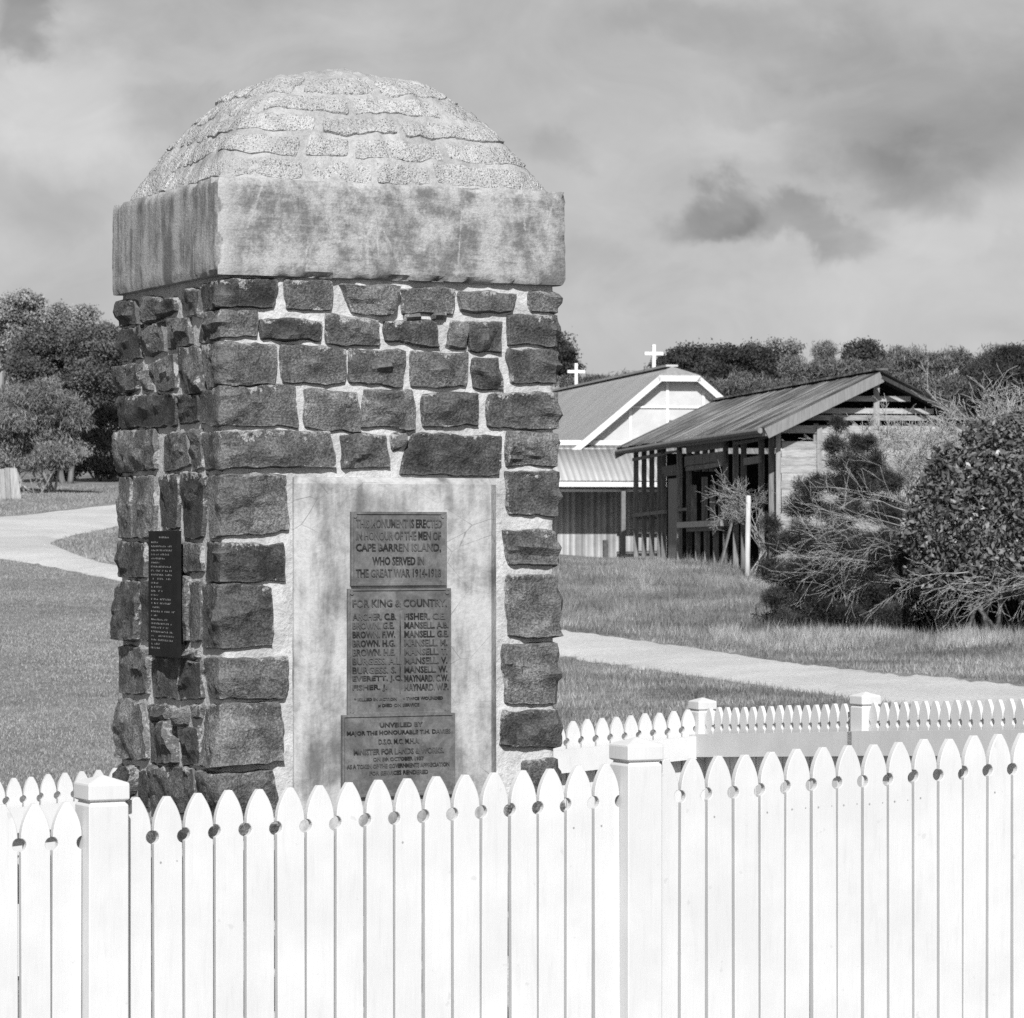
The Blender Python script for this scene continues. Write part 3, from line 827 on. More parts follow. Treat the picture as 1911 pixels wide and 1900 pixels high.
for ob, (pp, gg, s, x0, x1, y0, y1) in zip(tmp, TEXT):
    me = bpy.data.meshes.new_from_object(ob.evaluated_get(dg))
    v = np.array([tuple(q.co) for q in me.vertices]); f = [tuple(p.vertices) for p in me.polygons]
    lo, hi = v.min(0), v.max(0)
    u0, u1, w0, w1, h, pt = gg
    ua, ub = u0 + (u1 - u0) * x0, u0 + (u1 - u0) * x1
    va, vb = w1 - (w1 - w0) * y1, w1 - (w1 - w0) * y0
    w = np.array([pt(ua + (ub - ua) * (p[0] - lo[0]) / (hi[0] - lo[0]), va + (vb - va) * (p[1] - lo[1]) / max(.5, hi[1] - lo[1]), h - .001 + (.0045 if p[2] > 0 else 0)) for p in v])
    bucket.setdefault(pp.name, (pp, []))[1].append((w, f))
    bpy.data.meshes.remove(me)
for ob in tmp:
    cu = ob.data; bpy.data.objects.remove(ob); bpy.data.curves.remove(cu)
u0, u1, w0, w1, h, pt = g2
uc = u0 + .505 * (u1 - u0)
bar = box(pt(uc - .0015, w1 - .83 * (w1 - w0), h - .001), df * .003, nf * .004, np.array([0, 0, .63 * (w1 - w0)]))
bucket[p2.name][1].append(bar)
for pp, ls in bucket.values():
    v, f = join(ls); part('lettering', v, f, LETTER, pp)['kind'] = 'stuff'
for pp, gg in ((p1, g1), (p2, g2)):
    u0, u1, w0, w1, h, pt = gg
    for (a, b) in ((u0 + .014, w1 - .014), (u1 - .014, w1 - .014), (u0 + .014, w0 + .014), (u1 - .014, w0 + .014)):
        ring = [pt(a + .009 * math.cos(t), b + .009 * math.sin(t), h - .001) for t in np.linspace(0, 2 * math.pi, 11)[:-1]]
        ring2 = [pt(a + .007 * math.cos(t), b + .007 * math.sin(t), h + .004) for t in np.linspace(0, 2 * math.pi, 11)[:-1]]
        part('bolt', ring + ring2, [(i, (i + 1) % 10, 10 + (i + 1) % 10, 10 + i) for i in range(10)] + [tuple(range(10, 20))], BRONZE, pp)
# black board on the side face, standing off the wall
bh = .052
(lu0, lv1), (lu1, lv0) = uvL(277, 991, bh), uvL(331, 1228, bh)
def LPt(u, v, h): return MC + (-u) * dl + h * nl + np.array([0, 0, v - MC[2]])
v_, f_ = box(LPt(lu0, lv0, bh - .014), LPt(lu1, lv0, bh - .014) - LPt(lu0, lv0, bh - .014), np.array([0, 0, lv1 - lv0]), nl * .014)
nb = part('nameboard', v_, f_, BLACKP, mon); nb['label'] = 'narrow black nameboard with small pale lettering'
for q in (.12, .88):
    for a in (.2, .8):
        p_ = LPt(lu0 + (lu1 - lu0) * a, lv0 + (lv1 - lv0) * q, 0)
        v_, f_ = tube([p_, p_ + nl * (bh - .01)], [.008, .008], 6)
        part('standoff', v_, f_, BLACKP, nb)
marks = []
mr_ = np.random.default_rng(3)
lines = [(.045, .38, .7)] + [(.045 + .0325 * (i + 1.2), .1, e) for i, e in enumerate([.36, .8, .8, .74, .62, .38, .78, .82, .8, .76, .44, .48, .5, .38, .8, .78, .42, .92, .3, .68, .8, .7, .9, .88, .84, .4, .42, .44])]
for (yy, x0, x1) in lines:
    x = x0 + mr_.uniform(0, .02)
    if yy > .95: continue
    while x < x1:
        if mr_.random() < .14: x += .05; continue
        w = mr_.uniform(.022, .04); hh = .0125 * (1 if mr_.random() < .75 else .7)
        a = LPt(lu0 + (lu1 - lu0) * x, lv1 - (lv1 - lv0) * (yy + .0125), bh)
        duu = (LPt(lu1, 0, 0) - LPt(lu0, 0, 0)); 
        k = mr_.integers(0, 3)
        marks.append(box(a, duu * .010, np.array([0, 0, (lv1 - lv0) * hh]), nl * .0012))
        if k: marks.append(box(a + np.array([0, 0, (lv1 - lv0) * hh * (.0 if k == 1 else .8)]) + duu * .010, duu * (w - .010), np.array([0, 0, (lv1 - lv0) * hh * .25]), nl * .0012))
        x += w + .022
v_, f_ = join(marks); part('lettering', v_, f_, PALEINK, nb)['kind'] = 'stuff'

# ------------------------------------------------------------------ picket fence (a rectangular enclosure)
FT = math.radians(27)
fd = np.array([math.cos(FT), math.sin(FT), 0.]); fr = np.array([math.sin(FT), -math.cos(FT), 0.])  # along the front; toward the camera
pF, pR = 7.86, 14.95   # distance of front and rear line from the camera (perpendicular)
def on_line(x, p):
    k = (x - CX) / F; Y = p / (math.cos(FT) - k * math.sin(FT)); return np.array([k * Y, Y, 0])
fence = empty('picket_fence', (on_line(700, pF) + np.array([0, 0, float(gz(-.3, 8.6))])), 'white painted picket fence with pointed heads enclosing the stone pillar', 'fence', rz=FT)
SP, PWd, PT = .0795, .0725, .019
def picket_mesh(var, height=.93):
    o = []
    ccx, ccy, cr = SP / 2, -.097, .0165
    dx = ccx - PWd / 2; dy = math.sqrt(cr ** 2 - dx ** 2)
    o.append((PWd / 2, -height))
    a0 = math.atan2(-dy, -dx); a1 = math.atan2(dy, -dx)
    if a0 < 0: a0 += 2 * math.pi
    for t in np.linspace(a0, a1, 9): o.append((ccx + cr * math.cos(t), ccy + cr * math.sin(t)))
    for t in np.linspace(0, 1, 9)[1:]: o.append((PWd / 2 - (PWd / 2 - .0065) * t ** 1.9, ccy + dy + (-ccy - dy) * t ** .95))
    right = o; leftp = [(-x, y) for x, y in reversed(o)]
    prof_ = right + leftp
    n = len(prof_)
    # slightly eased arrises: outer ring back, inner ring at the front
    V = [(x, PT, z) for x, z in prof_] + [(x, .0014, z) for x, z in prof_]
    cxp = []
    for i in range(n):
        a, b = np.array(prof_[i - 1]), np.array(prof_[(i + 1) % n]); t = b - a; t /= np.linalg.norm(t)
        nn = np.array([-t[1], t[0]])
        cxp.append(np.array(prof_[i]) + nn * .0014)
    V += [(p[0], 0, p[1]) for p in cxp]
    Fc = [tuple(range(n)), tuple(range(3 * n - 1, 2 * n - 1, -1))]
    for i in range(n):
        j = (i + 1) % n
        Fc.append((j, i, n + i, n + j)); Fc.append((n + j, n + i, 2 * n + i, 2 * n + j))
    mi = [0] * len(Fc)
    r2 = random.Random(var)
    if var:
        for k in range(var):
            cxn, czn = r2.uniform(-.024, .024), -.165 + r2.uniform(-.01, .01); b0 = len(V)
            rr = r2.uniform(.0018, .0032)
            for t in range(7): V.append((cxn + rr * math.cos(t * .898), -.0006, czn + rr * math.sin(t * .898)))
            Fc.append(tuple(range(b0 + 6, b0 - 1, -1))); mi.append(1)
    me = bpy.data.meshes.new('picket'); me.from_pydata(V, [], Fc); me.update()
    me.materials.append(WHITE.m); me.materials.append(NAIL.m)
    me.polygons.foreach_set('material_index', mi)
    b2 = bmesh.new(); b2.from_mesh(me); bmesh.ops.recalc_face_normals(b2, faces=b2.faces[:]); b2.to_mesh(me); b2.free()
    return me
PM = [picket_mesh(v) for v in (0, 1, 2)]
def post_mesh():
    w = .05
    Z = [(-1.25, w), (-.0705, w), (-.066, w - .006), (-.062, w - .006), (-.058, w + .002), (-.022, w + .002), (-.018, w)]
    V = []
    for z, r in Z: V += [(-r, -r, z), (r, -r, z), (r, r, z), (-r, r, z)]
    V.append((0, 0, 0))
    Fc = [(3, 2, 1, 0)]
    for k in range(len(Z) - 1):
        for j in range(4): Fc.append((k * 4 + j, k * 4 + (j + 1) % 4, k * 4 + 4 + (j + 1) % 4, k * 4 + 4 + j))
    b0 = (len(Z) - 1) * 4
    for j in range(4): Fc.append((b0 + j, b0 + (j + 1) % 4, len(V) - 1))
    return V, Fc
pv, pf_ = post_mesh()
# shaft below the groove, cap above it
shaft = bpy.data.meshes.new('post'); capm = bpy.data.meshes.new('cap')
def sub(vv, ff, zmin, zmax):
    keep = [q for q in ff if all(zmin <= vv[i][2] <= zmax for i in q)]
    ids = sorted({i for q in keep for i in q}); mp = {a: b for b, a in enumerate(ids)}
    return [vv[i] for i in ids], [tuple(mp[i] for i in q) for q in keep]
a_, b__ = sub(pv, pf_, -2, -.0615); shaft.from_pydata(a_, [], b__)
a_, b__ = sub(pv, pf_, -.0625, .1); capm.from_pydata(a_, [], b__)
for m_ in (shaft, capm): m_.update(); m_.materials.append(WHITE.m)
def bevel_me(m_, w=.003):
    b2 = bmesh.new(); b2.from_mesh(m_)
    bmesh.ops.bevel(b2, geom=[e for e in b2.edges if e.is_manifold and e.calc_face_angle(0) > .3], offset=w, segments=1, affect='EDGES')
    b2.to_mesh(m_); b2.free()
bevel_me(shaft, .0025); bevel_me(capm, .002)
frnd = random.Random(4)
def put(o, P, rz, parent):
    o.parent = parent
    m = wmat(parent).inverted() @ (Matrix.Translation(Vector([float(q) for q in P])) @ Matrix.Rotation(rz, 4, 'Z'))
    o.matrix_basis = m
def post(P, ztop):
    o = bpy.data.objects.new('post', shaft); COL.objects.link(o); put(o, (P[0], P[1], ztop), FT, fence)
    c = bpy.data.objects.new('cap', capm); COL.objects.link(c); c.parent = o
def run(A, B, zA, zB, outward, posts_rz, gapA=.047, gapB=.047, n=None):
    """pickets between two post centres; A->B with 'outward' pointing out of the enclosure; zA,zB tip heights"""
    d = B - A; L = np.linalg.norm(d[:2]); d = d / L
    usable = L - gapA - gapB
    n = n or int(round(usable / SP))
    sp = usable / n
    rz = math.atan2(d[1], d[0]) if np.dot(np.array([d[1], -d[0], 0]), outward) > 0 else math.atan2(-d[1], -d[0])
    for i in range(n):
        t = gapA + (i + .5) * sp
        z = zA + (zB - zA) * t / L + frnd.uniform(-.0025, .0025)
        P = A + d * t + outward * .005 + outward * frnd.uniform(-.0015, .0015)
        o = bpy.data.objects.new('picket', PM[frnd.choice((0, 0, 0, 1, 2))]); COL.objects.link(o)
        put(o, (P[0], P[1], z), rz + frnd.uniform(-.006, .006), fence)
        o.matrix_basis = o.matrix_basis @ Matrix.Rotation(frnd.uniform(-.004, .004), 4, 'Y')
    for top, hgt in ((-.128, .112), (-.78, .1)):
        a = A - d * .02 - outward * .0505; b = B + d * .02 - outward * .0505
        a = a.copy(); b = b.copy(); a[2] = zA + top - hgt / 2; b[2] = zB + top - hgt / 2
        v, f = beam(a, b, hgt, .036, np.array([0, 0, 1.])) if False else box(a - np.array([0, 0, hgt / 2]), b - a, -outward * .036, np.array([0, 0, hgt]))
        part('rail', v, f, WHITE, fence)
P1, P2 = on_line(190, pF), on_line(1187, pF)
step_ = np.linalg.norm(P2 - P1)
P0 = P1 - fd * step_; P2b = P2 + fd * step_; P2c = P2b + fd * step_
def ztip(P, base): return base
zt = {'P0': .945, 'P1': .968, 'P2': 1.016, 'P2b': 1.071, 'P2c': 1.125}
out_f = fr
run(P0, P1, .945, .968, out_f, FT); run(P1, P2, .968, 1.016, out_f, FT, n=17); run(P2, P2b, 1.016, 1.071, out_f, FT, n=17); run(P2b, P2c, 1.071, 1.125, out_f, FT)
for P_, z_ in ((P0, 1.005), (P1, 1.03), (P2, 1.082), (P2b, 1.135), (P2c, 1.19)): post(P_, z_)
# rear and far side
P3 = on_line(1311, pR)
side = -fr      # from the front line to the rear line
P4 = None
dG = fr         # from the rear corner toward the front
k4 = (1615 - CX) / F
t4 = (k4 * P3[1] - P3[0]) / (dG[0] - k4 * dG[1]); P4 = P3 + dG * t4
st4 = t4
P5 = P4 + dG * st4; P6 = P5 + dG * st4; P7 = P6 + dG * st4
zF = [.745, .835, .92, .98, 1.04]
out_s = fd
for a, b, za, zb in ((P3, P4, zF[0], zF[1]), (P4, P5, zF[1], zF[2]), (P5, P6, zF[2], zF[3]), (P6, P7, zF[3], zF[4])):
    run(a, b, za, zb, out_s, FT)
for P_, z_ in ((P3, .80), (P4, .888), (P5, .975), (P6, 1.04), (P7, 1.1)): post(P_, z_)
prev = P3; zprev = .748
for i in range(5):
    nx_ = prev - fd * 1.3; zz = zprev - 1.3 * .066
    run(prev, nx_, zprev, zz, -fr, FT)
    if i in (0, 1, 3, 4): post(nx_, zz + .055)
    else: post(nx_, zz + .055)
    prev, zprev = nx_, zz

# ------------------------------------------------------------------ derelict timber building
BA = np.array([-.151, .988, 0.]); BA /= np.linalg.norm(BA); BB = np.array([BA[1], -BA[0], 0.])
up = np.array([0, 0, 1.])
eN = px(1430, 797, 65.0)                 # near eave corner of the roof
OV, OG = .3, .4
zE = eN[2]
HWR = 2.212
zR_ = px(1645, 692, 65.33)[2]
LEN = 15.17
O = eN + OV * BB + OG * BA; O[2] = 0
ZB = .68
WW = 2 * (HWR - OV)
barn = empty('derelict_building', O + np.array([0, 0, ZB]), 'weathered timber building stripped to its studs with rusty corrugated roof', 'building')
TIM = m_timber('grey_timber', .10, .23); TIMD = m_timber('dark_shaded_timber', .02, .05); BOARD = m_timber('pale_weatherboard', .2, .34, (2, 2, 14), .3)  # interior shade put into the dark timber's colour; bargeboard and pine wood share it
RUST = m_corr('rusty_corrugated_iron', .04, .26, BA[:2], .076, .010, True, .7, .7)
GREYP = m_timber('grey_painted_timber', .19, .28)
def BP(t, w, z): return O + BA * t + BB * w + np.array([0, 0, z])
# roof slopes as thin sheets
slope = (zR_ - zE) / HWR
def sheet(t0, t1, w0, z0, w1, z1, th=.03):
    a, b, c, d = BP(t0, w0, z0), BP(t1, w0, z0), BP(t1, w1, z1), BP(t0, w1, z1)
    n = np.cross(b - a, d - a); n /= np.linalg.norm(n)
    if n[2] < 0: n = -n
    v = [a, b, c, d, a - n * th, b - n * th, c - n * th, d - n * th]
    return v, [(0, 1, 2, 3), (7, 6, 5, 4), (0, 4, 5, 1), (1, 5, 6, 2), (2, 6, 7, 3), (3, 7, 4, 0)]
def corr_sheet(Pfn, s0, s1, nS, pitch, amp, a_fn):
    pass
def roof_sheets(parent, mat, PF, t0, t1, wa, za, wb, zb, name='roof', pitch=.19, amp=.012):
    """sheet with real ribs that run from eave to ridge"""
    n = int((t1 - t0) / pitch * 6)
    ts = np.linspace(t0, t1, n)
    rib = amp * np.sin(2 * math.pi * ts / pitch)
    A = np.array([PF(t, wa, za + r) for t, r in zip(ts, rib)]); B = np.array([PF(t, wb, zb + r) for t, r in zip(ts, rib)])
    A2, B2 = A - [0, 0, .012], B - [0, 0, .012]
    V = np.vstack([A, B, A2, B2])
    i = np.arange(n - 1)
    f = np.concatenate([np.stack([i, i + 1, n + i + 1, n + i], 1), np.stack([2 * n + i, 3 * n + i, 3 * n + i + 1, 2 * n + i + 1], 1), np.stack([i, 2 * n + i, 2 * n + i + 1, i + 1], 1), np.stack([n + i, n + i + 1, 3 * n + i + 1, 3 * n + i], 1)])
    return add(name, mesh_np(name, V, f, False, parent), mat, parent)
rsr = random.Random(12)
nsh = 20
for k in range(nsh):
    ta, tb = -OG + k * LEN / nsh, -OG + (k + 1) * LEN / nsh + .03
    for wq in (-OV - .03, WW + OV + .03):
        roof_sheets(barn, RUST, BP, ta, tb, wq + rsr.uniform(-.03, .03), zE - .014 + (k % 2) * .012 + rsr.uniform(-.01, .01), HWR - OV, zR_ + (k % 2) * .012, 'roof_sheet')
def bbar(a, b, w, d, side, mat, name): v, f = beam(a, b, w, d, side); return part(name, v, f, mat, barn)
bbar(BP(-OG, HWR - OV, zR_ + .03), BP(LEN - OG, HWR - OV, zR_ + .03), .22, .04, BB, RUST, 'ridge_cap')
for w0, w1 in ((-OV, HWR - OV), (WW + OV, HWR - OV)):
    bbar(BP(-OG - .02, w0, zE - .12), BP(-OG - .02, w1, zR_ - .12), .2 if w0 < 0 else .07, .035, up, GREYP if w0 < 0 else TIMD, 'bargeboard')
bbar(BP(-OG, -OV, zE - .10), BP(LEN - OG, -OV, zE - .10), .13, .03, up, TIM, 'fascia')
v, f = tube([BP(-OG + .2, -OV - .07, zE - .06), BP(LEN * .5, -OV - .07, zE - .07), BP(LEN - OG, -OV - .06, zE - .11)], [.055, .055, .05], 8); part('gutter', v, f, TIM, barn)
bbar(BP(LEN - OG - .02, -OV - .12, zE - .17), BP(LEN - OG - .02, HWR - OV, zR_ - .12), .2, .04, up, TIM, 'bargeboard')
zP = zE + slope * OV - .16           # top plate
bbar(BP(0, 0, zP), BP(LEN - 2 * OG, 0, zP), .1, .08, up, TIMD, 'top_plate')
bbar(BP(0, WW, zP), BP(LEN - 2 * OG, WW, zP), .1, .08, up, TIMD, 'top_plate')
for k in range(20):
    t = k * (LEN - 2 * OG) / 19
    bbar(BP(t, -OV + .03, zE - .06), BP(t, HWR - OV, zR_ - .08), .1, .045, up, TIMD, 'rafter')
    bbar(BP(t, WW + OV - .03, zE - .06), BP(t, HWR - OV, zR_ - .08), .1, .045, up, TIMD, 'rafter')
def tpx(x): k = (x - CX) / F; return (O[0] - k * O[1]) / (k * BA[1] - BA[0])
def zpx(y, t): p = BP(t, 0, 0); return EYE - (y - HY) / F * p[1]
gzb = lambda t: float(gz(*BP(t, 0, 0)[:2])) - .1
def stud(x, y0=None, y1=None, w=.045, d=.11, mat=TIM, lean=0):
    t = tpx(x)
    a = BP(t, 0, gzb(t) if y1 is None else zpx(y1, t)); b = BP(t + lean, 0, zP if y0 is None else zpx(y0, t))
    return bbar(a, b, d, w, BB, mat, 'stud')
for x in (1187, 1202, 1216.5, 1231): stud(x)
stud(1238.5); stud(1268, w=.07)
for x in (1286, 1302, 1319, 1336, 1354): stud(x, 985)
for x in (1301, 1316, 1329): stud(x, None, 880, w=.04)
for x in (1286, 1354, 1373, 1388, 1421, 1440): stud(x)
for x in (1295, 1330, 1346): stud(x, 905, 985, w=.035)
stud(1315, 890, 980, w=.07)
def nog(xa, xb, y_a, y_b, w=.1, d=.05, name='noggin', mat=TIM, off=-.03):
    ta, tb = tpx(xa), tpx(xb)
    return bbar(BP(ta, off, zpx(y_a, ta)), BP(tb, off, zpx(y_b, tb)), w, d, up, mat, name)
nog(1184, 1245, 858, 846, .07); nog(1184, 1245, 962, 955, .08); nog(1238, 1270, 846, 842, .05)
nog(1285, 1356, 838, 828, .16, name='lintel'); nog(1282, 1356, 862, 852, .22, name='lintel'); nog(1284, 1318, 874, 870, .12, name='window_head'); nog(1319, 1352, 870, 864, .12, name='window_head')
nog(1276, 1358, 980, 976, .12, .14, 'sill', TIM, -.08); nog(1286, 1352, 988, 985, .1, .06, 'apron')
nog(1374, 1422, 828, 820, .06); nog(1392, 1422, 862, 857, .14, name='lintel'); nog(1240, 1266, 878, 874, .16, name='lintel'); nog(1243, 1266, 887, 884, .06, name='door_head'); nog(1268, 1286, 952, 950, .06)
nog(1422, 1452, 818, 808, .07)
ta, tb = tpx(1247), tpx(1265)
v, f = box(BP(ta, .0, gzb(ta)), BA * (tb - ta), BB * .04, up * (zpx(893, (ta + tb) / 2) - gzb(ta)))
dr = part('door', v, f, GREYP, barn)
v, f = beam(BP(tpx(1368), -.35, gzb(0)), BP(tpx(1375), -.05, zpx(958, tpx(1375))), .12, .03, BA); part('leaning_plank', v, f, TIM, barn)
# far-side wall boards seen from inside, and near gable boards
nbd = 17
for k in range(nbd):
    z0 = ZB + k * (zP - ZB) / nbd
    v, f = box(BP(0, WW + .02, z0), BA * (LEN - 2 * OG), BB * .018, up * ((zP - ZB) / nbd + .012)); part('weatherboard', v, f, TIMD, barn)
for k in range(8):
    t = 1.2 + k * 1.7
    bbar(BP(t, WW - .05, ZB), BP(t, WW - .05, zP), .05, .09, BA, TIMD, 'stud')
bz = [ZB + .15 * k for k in range(0, 21)]
brd = random.Random(9)
for k, z0 in enumerate(bz):
    if z0 + .15 > zP + .16: continue
    w_st = .78 if k == 18 else 0
    if k == 20: continue
    v, f = box(BP(-.022 - .006 * brd.random(), .06 + .03 * brd.random() + w_st, z0), BB * (WW - .1 - w_st), BA * .018, up * .146); part('weatherboard', v, f, BOARD, barn)
for z0, w0, w1 in ((zP + .16, .42, WW - .5), (zP + .29, .75, WW - .8), (zP + .52, 1.2, WW - 1.25)):
    v, f = box(BP(-.03, w0, z0), BB * (w1 - w0), BA * .02, up * .10); part('weatherboard', v, f, BOARD, barn)
bbar(BP(-.02, HWR - OV, zP), BP(-.02, HWR - OV, zR_ - .12), .11, .05, BB, GREYP, 'king_post')
for w in (0.03, .75, 1.5, 2.3, 3.0, WW - .03): bbar(BP(.03, w, ZB), BP(.03, w, zP + .1), .09, .05, BB, GREYP if w < .1 else TIM, 'corner_post' if w < .1 or w > WW - .1 else 'stud')
v, f = box(BP(-.08, .75, ZB + .0), BB * .1, BA * .03, up * (zP + .05 - ZB)); part('cover_strip', v, f, GREYP, barn)
for k in range(16):      # boards closing most of the far end
    z0 = ZB + k * .175
    ww0 = .74; ww1 = WW
    if z0 > zP: ww1 = WW - (z0 - zP) / slope
    if ww1 - ww0 < .3: continue
    v, f = box(BP(LEN - 2 * OG, ww0, z0), BB * (ww1 - ww0), BA * .02, up * .18); part('weatherboard', v, f, TIMD, barn)
for k in range(7):
    z0 = zP + k * .175
    a0, a1 = (z0 - zP) / slope + .02, WW - (z0 - zP) / slope - .02
    if a1 - a0 < .2: continue
    v, f = box(BP(LEN - 2 * OG + .03, a0, z0), BB * (a1 - a0), BA * .02, up * .18); part('weatherboard', v, f, TIMD, barn)
# floor
v, f = box(BP(0, 0, ZB - .4), BA * (LEN - 2 * OG), BB * WW, up * .38); part('floor', v, f, TIMD, barn)

# ------------------------------------------------------------------ white church hall with front lean-to
CA = np.array([-.177, .984, 0.]); CA /= np.linalg.norm(CA); CB = np.array([CA[1], -CA[0], 0.])
ap = px(1248, 684, 85.0); ap[0] += .08
zTop = ap[2]; hipd = .55
CO = ap - CA * hipd; CO[2] = 0            # centre of the gable wall in plan
zClip, wClip = px(1264, 702, 84.45)[2], .47
SL = .835
CW = 3.35; zEv = zClip - (CW - wClip) * SL
zSc = .3
CLEN = 22.0
church = empty('church_hall', CO + np.array([0, 0, zSc]), 'white church hall with clipped gable and low lean-to front behind timber ruin', 'church')
CWHITE = simple('white_sheeting', .40, .47, 2.5, .6, .2)
CTRIM = simple('white_trim', .52, .6, 4, .55, .25)
CROOF = m_corr('grey_painted_iron', .29, .37, CA[:2], .152, .01, rough=.6)
LROOF = m_corr('pale_corrugated_iron', .29, .36, CB[:2], .152, .005, rough=.6)
LWALL = m_corr('pale_sheet_wall', .22, .44, CB[:2], .152, .012, rough=.7)
DARKT = simple('dark_post', .05, .1, 10)
def CP(t, w, z): return CO + CA * t + CB * w + np.array([0, 0, z])
def cpart(name, v, f, mat): return part(name, v, f, mat, church)
# gable wall, thick, and side walls
wall_out = [(-CW + .25, zSc), (CW - .25, zSc), (CW - .25, zEv + .2), (wClip, zClip - .04), (-wClip, zClip - .04), (-CW + .25, zEv + .2)]
v = [CP(0, w, z) for w, z in wall_out] + [CP(.12, w, z) for w, z in wall_out]
n = len(wall_out)
cpart('gable_wall', v, [tuple(range(n)), tuple(range(2 * n - 1, n - 1, -1))] + [((i + 1) % n, i, n + i, n + (i + 1) % n) for i in range(n)], CWHITE)
for sgn in (-1, 1):
    v, f = box(CP(.12, sgn * (CW - .37), zSc), CA * (CLEN - .3), CB * .12 * sgn, up * (zEv + .25 - zSc)); cpart('side_wall', v, f, CWHITE)
# roof: two slopes and the small hip
def tri_prism(pts, th=.05):
    n = len(pts); v = list(pts) + [p - up * th for p in pts]
    return v, [tuple(range(n)), tuple(range(2 * n - 1, n - 1, -1))] + [((i + 1) % n, i, n + i, n + (i + 1) % n) for i in range(n)]
ovh = .25
for sgn in (-1, 1):
    zrc = zTop
    pts = [CP(hipd, 0, zTop), CP(CLEN, 0, zTop), CP(CLEN, sgn * CW, zEv), CP(-ovh, sgn * CW, zEv), CP(-ovh, sgn * wClip, zClip + .03)]
    v, f = tri_prism(pts if sgn < 0 else pts[::-1]); cpart('roof_slope', v, f, CROOF)
v, f = tri_prism([CP(hipd, 0, zTop), CP(-ovh, -wClip, zClip + .03), CP(-ovh, wClip, zClip + .03)]); cpart('roof_hip', v, f, simple('hip_iron', .2, .3, 12))
v, f = beam(CP(hipd, 0, zTop + .02), CP(CLEN, 0, zTop + .02), .3, .05, CB); cpart('ridge_cap', v, f, simple('ridge_iron', .34, .42, 3))
for sgn in (-1, 1):
    v, f = beam(CP(-ovh - .02, sgn * wClip, zClip - .07), CP(-ovh - .02, sgn * CW, zEv - .07), .14, .03, up); cpart('bargeboard', v, f, CTRIM)
    v, f = beam(CP(-.03, sgn * (wClip + .02), zClip - .20), CP(-.03, sgn * (CW - .3), zEv + .08), .1, .05, up); cpart('soffit_trim', v, f, CTRIM)
v, f = beam(CP(-ovh - .02, -wClip - .05, zClip - .07), CP(-ovh - .02, wClip + .05, zClip - .07), .14, .03, up); cpart('fascia', v, f, CTRIM)
for w in (-2.3, -1.2, -.28, .62, 1.5): v, f = box(CP(-.03, w, 3.4), CB * .07, CA * .03, up * (zClip - .12 - max(0, abs(w) - wClip) * SL - 3.4)); cpart('cover_strip', v, f, CTRIM)
zb_ = px(1200, 762, 84.4)[2]
v, f = box(CP(-.035, -1.2, zb_), CB * 2.6, CA * .03, up * .05); cpart('cover_strip', v, f, CTRIM)
v, f = box(CP(-.04, -.2, px(1240, 791, 84.4)[2]), CB * .8, CA * .03, up * .085); cpart('vent', v, f, DARKT)
v, f = box(CP(-.06, -.24, px(1240, 791, 84.4)[2] - .05), CB * .88, CA * .06, up * .05); cpart('vent_sill', v, f, CTRIM)
def cross(x, y_top, y_bot):
    k = (x - CX) / F; t = (ap[0] - k * ap[1]) / (k * CA[1] - CA[0])
    P = ap + CA * t
    zt_, zb = EYE - (y_top - HY) / F * P[1], zTop - .02
    a = .085
    hh = zt_ - zb; arm = hh * .36
    zc = zb + hh * .66
    q = [(-a / 2, 0), (a / 2, 0), (a / 2, zc - zb - a / 2), (arm, zc - zb - a / 2), (arm, zc - zb + a / 2), (a / 2, zc - zb + a / 2), (a / 2, hh), (-a / 2, hh), (-a / 2, zc - zb + a / 2), (-arm, zc - zb + a / 2), (-arm, zc - zb - a / 2), (-a / 2, zc - zb - a / 2)]
    v = [P - CA * .04 + CB * w + up * (zb - P[2] + z) for w, z in q] + [P + CA * .04 + CB * w + up * (zb - P[2] + z) for w, z in q]
    n = len(q)
    cpart('cross', v, [tuple(range(n)), tuple(range(2 * n - 1, n - 1, -1))] + [((i + 1) % n, i, n + i, n + (i + 1) % n) for i in range(n)], CTRIM)
cross(1220, 643, 688); cross(1075, 678, 719)
# lean-to across the front
vd = 1.5
zVt, zVe = px(1100, 829, 84.2)[2], px(1100, 897, 82.6)[2]
w0, w1 = -4.2, 3.4
roof_sheets(church, LROOF, lambda s_, a_, z_: CP(a_, s_, z_), w0, w1, -vd - .15, zVe, -.03, zVt, 'leanto_roof', .082, .004)
v, f = beam(CP(-vd - .12, w0, zVe - .09), CP(-vd - .12, w1, zVe - .09), .12, .1, up); cpart('gutter', v, f, CTRIM)
v, f = beam(CP(-vd + .02, w0, zVe - .235), CP(-vd + .02, w1, zVe - .235), .06, .06, up); cpart('beam', v, f, CTRIM)
v, f = beam(CP(-.06, w0, zVt + .03), CP(-.06, w1, zVt + .03), .12, .03, up); cpart('flashing', v, f, CTRIM)
for sgn, mt, x0, x1 in ((0, LWALL, w0, -1.55), (0, LWALL, -1.55, w1)):
    v, f = box(CP(-.2 - (.06 if x0 < -2 else 0), x0, .2), CB * (x1 - x0), CA * .08, up * (zVt - .3)); cpart('leanto_wall', v, f, mt)
for w in (w0, w1 - .06):  # unseen end walls added to cut the light under the lean-to roof
    v, f = box(CP(-vd, w, .2), CA * (vd - .1), CB * .06, up * (zVe - .3)); cpart('leanto_shade_end', v, f, LWALL)
def cw_px(x, dep=-vd):
    # lateral offset of a pixel column on the plane t = dep
    k = (x - CX) / F; b = CO + CA * dep
    return (k * b[1] - b[0]) / (CB[0] - k * CB[1])
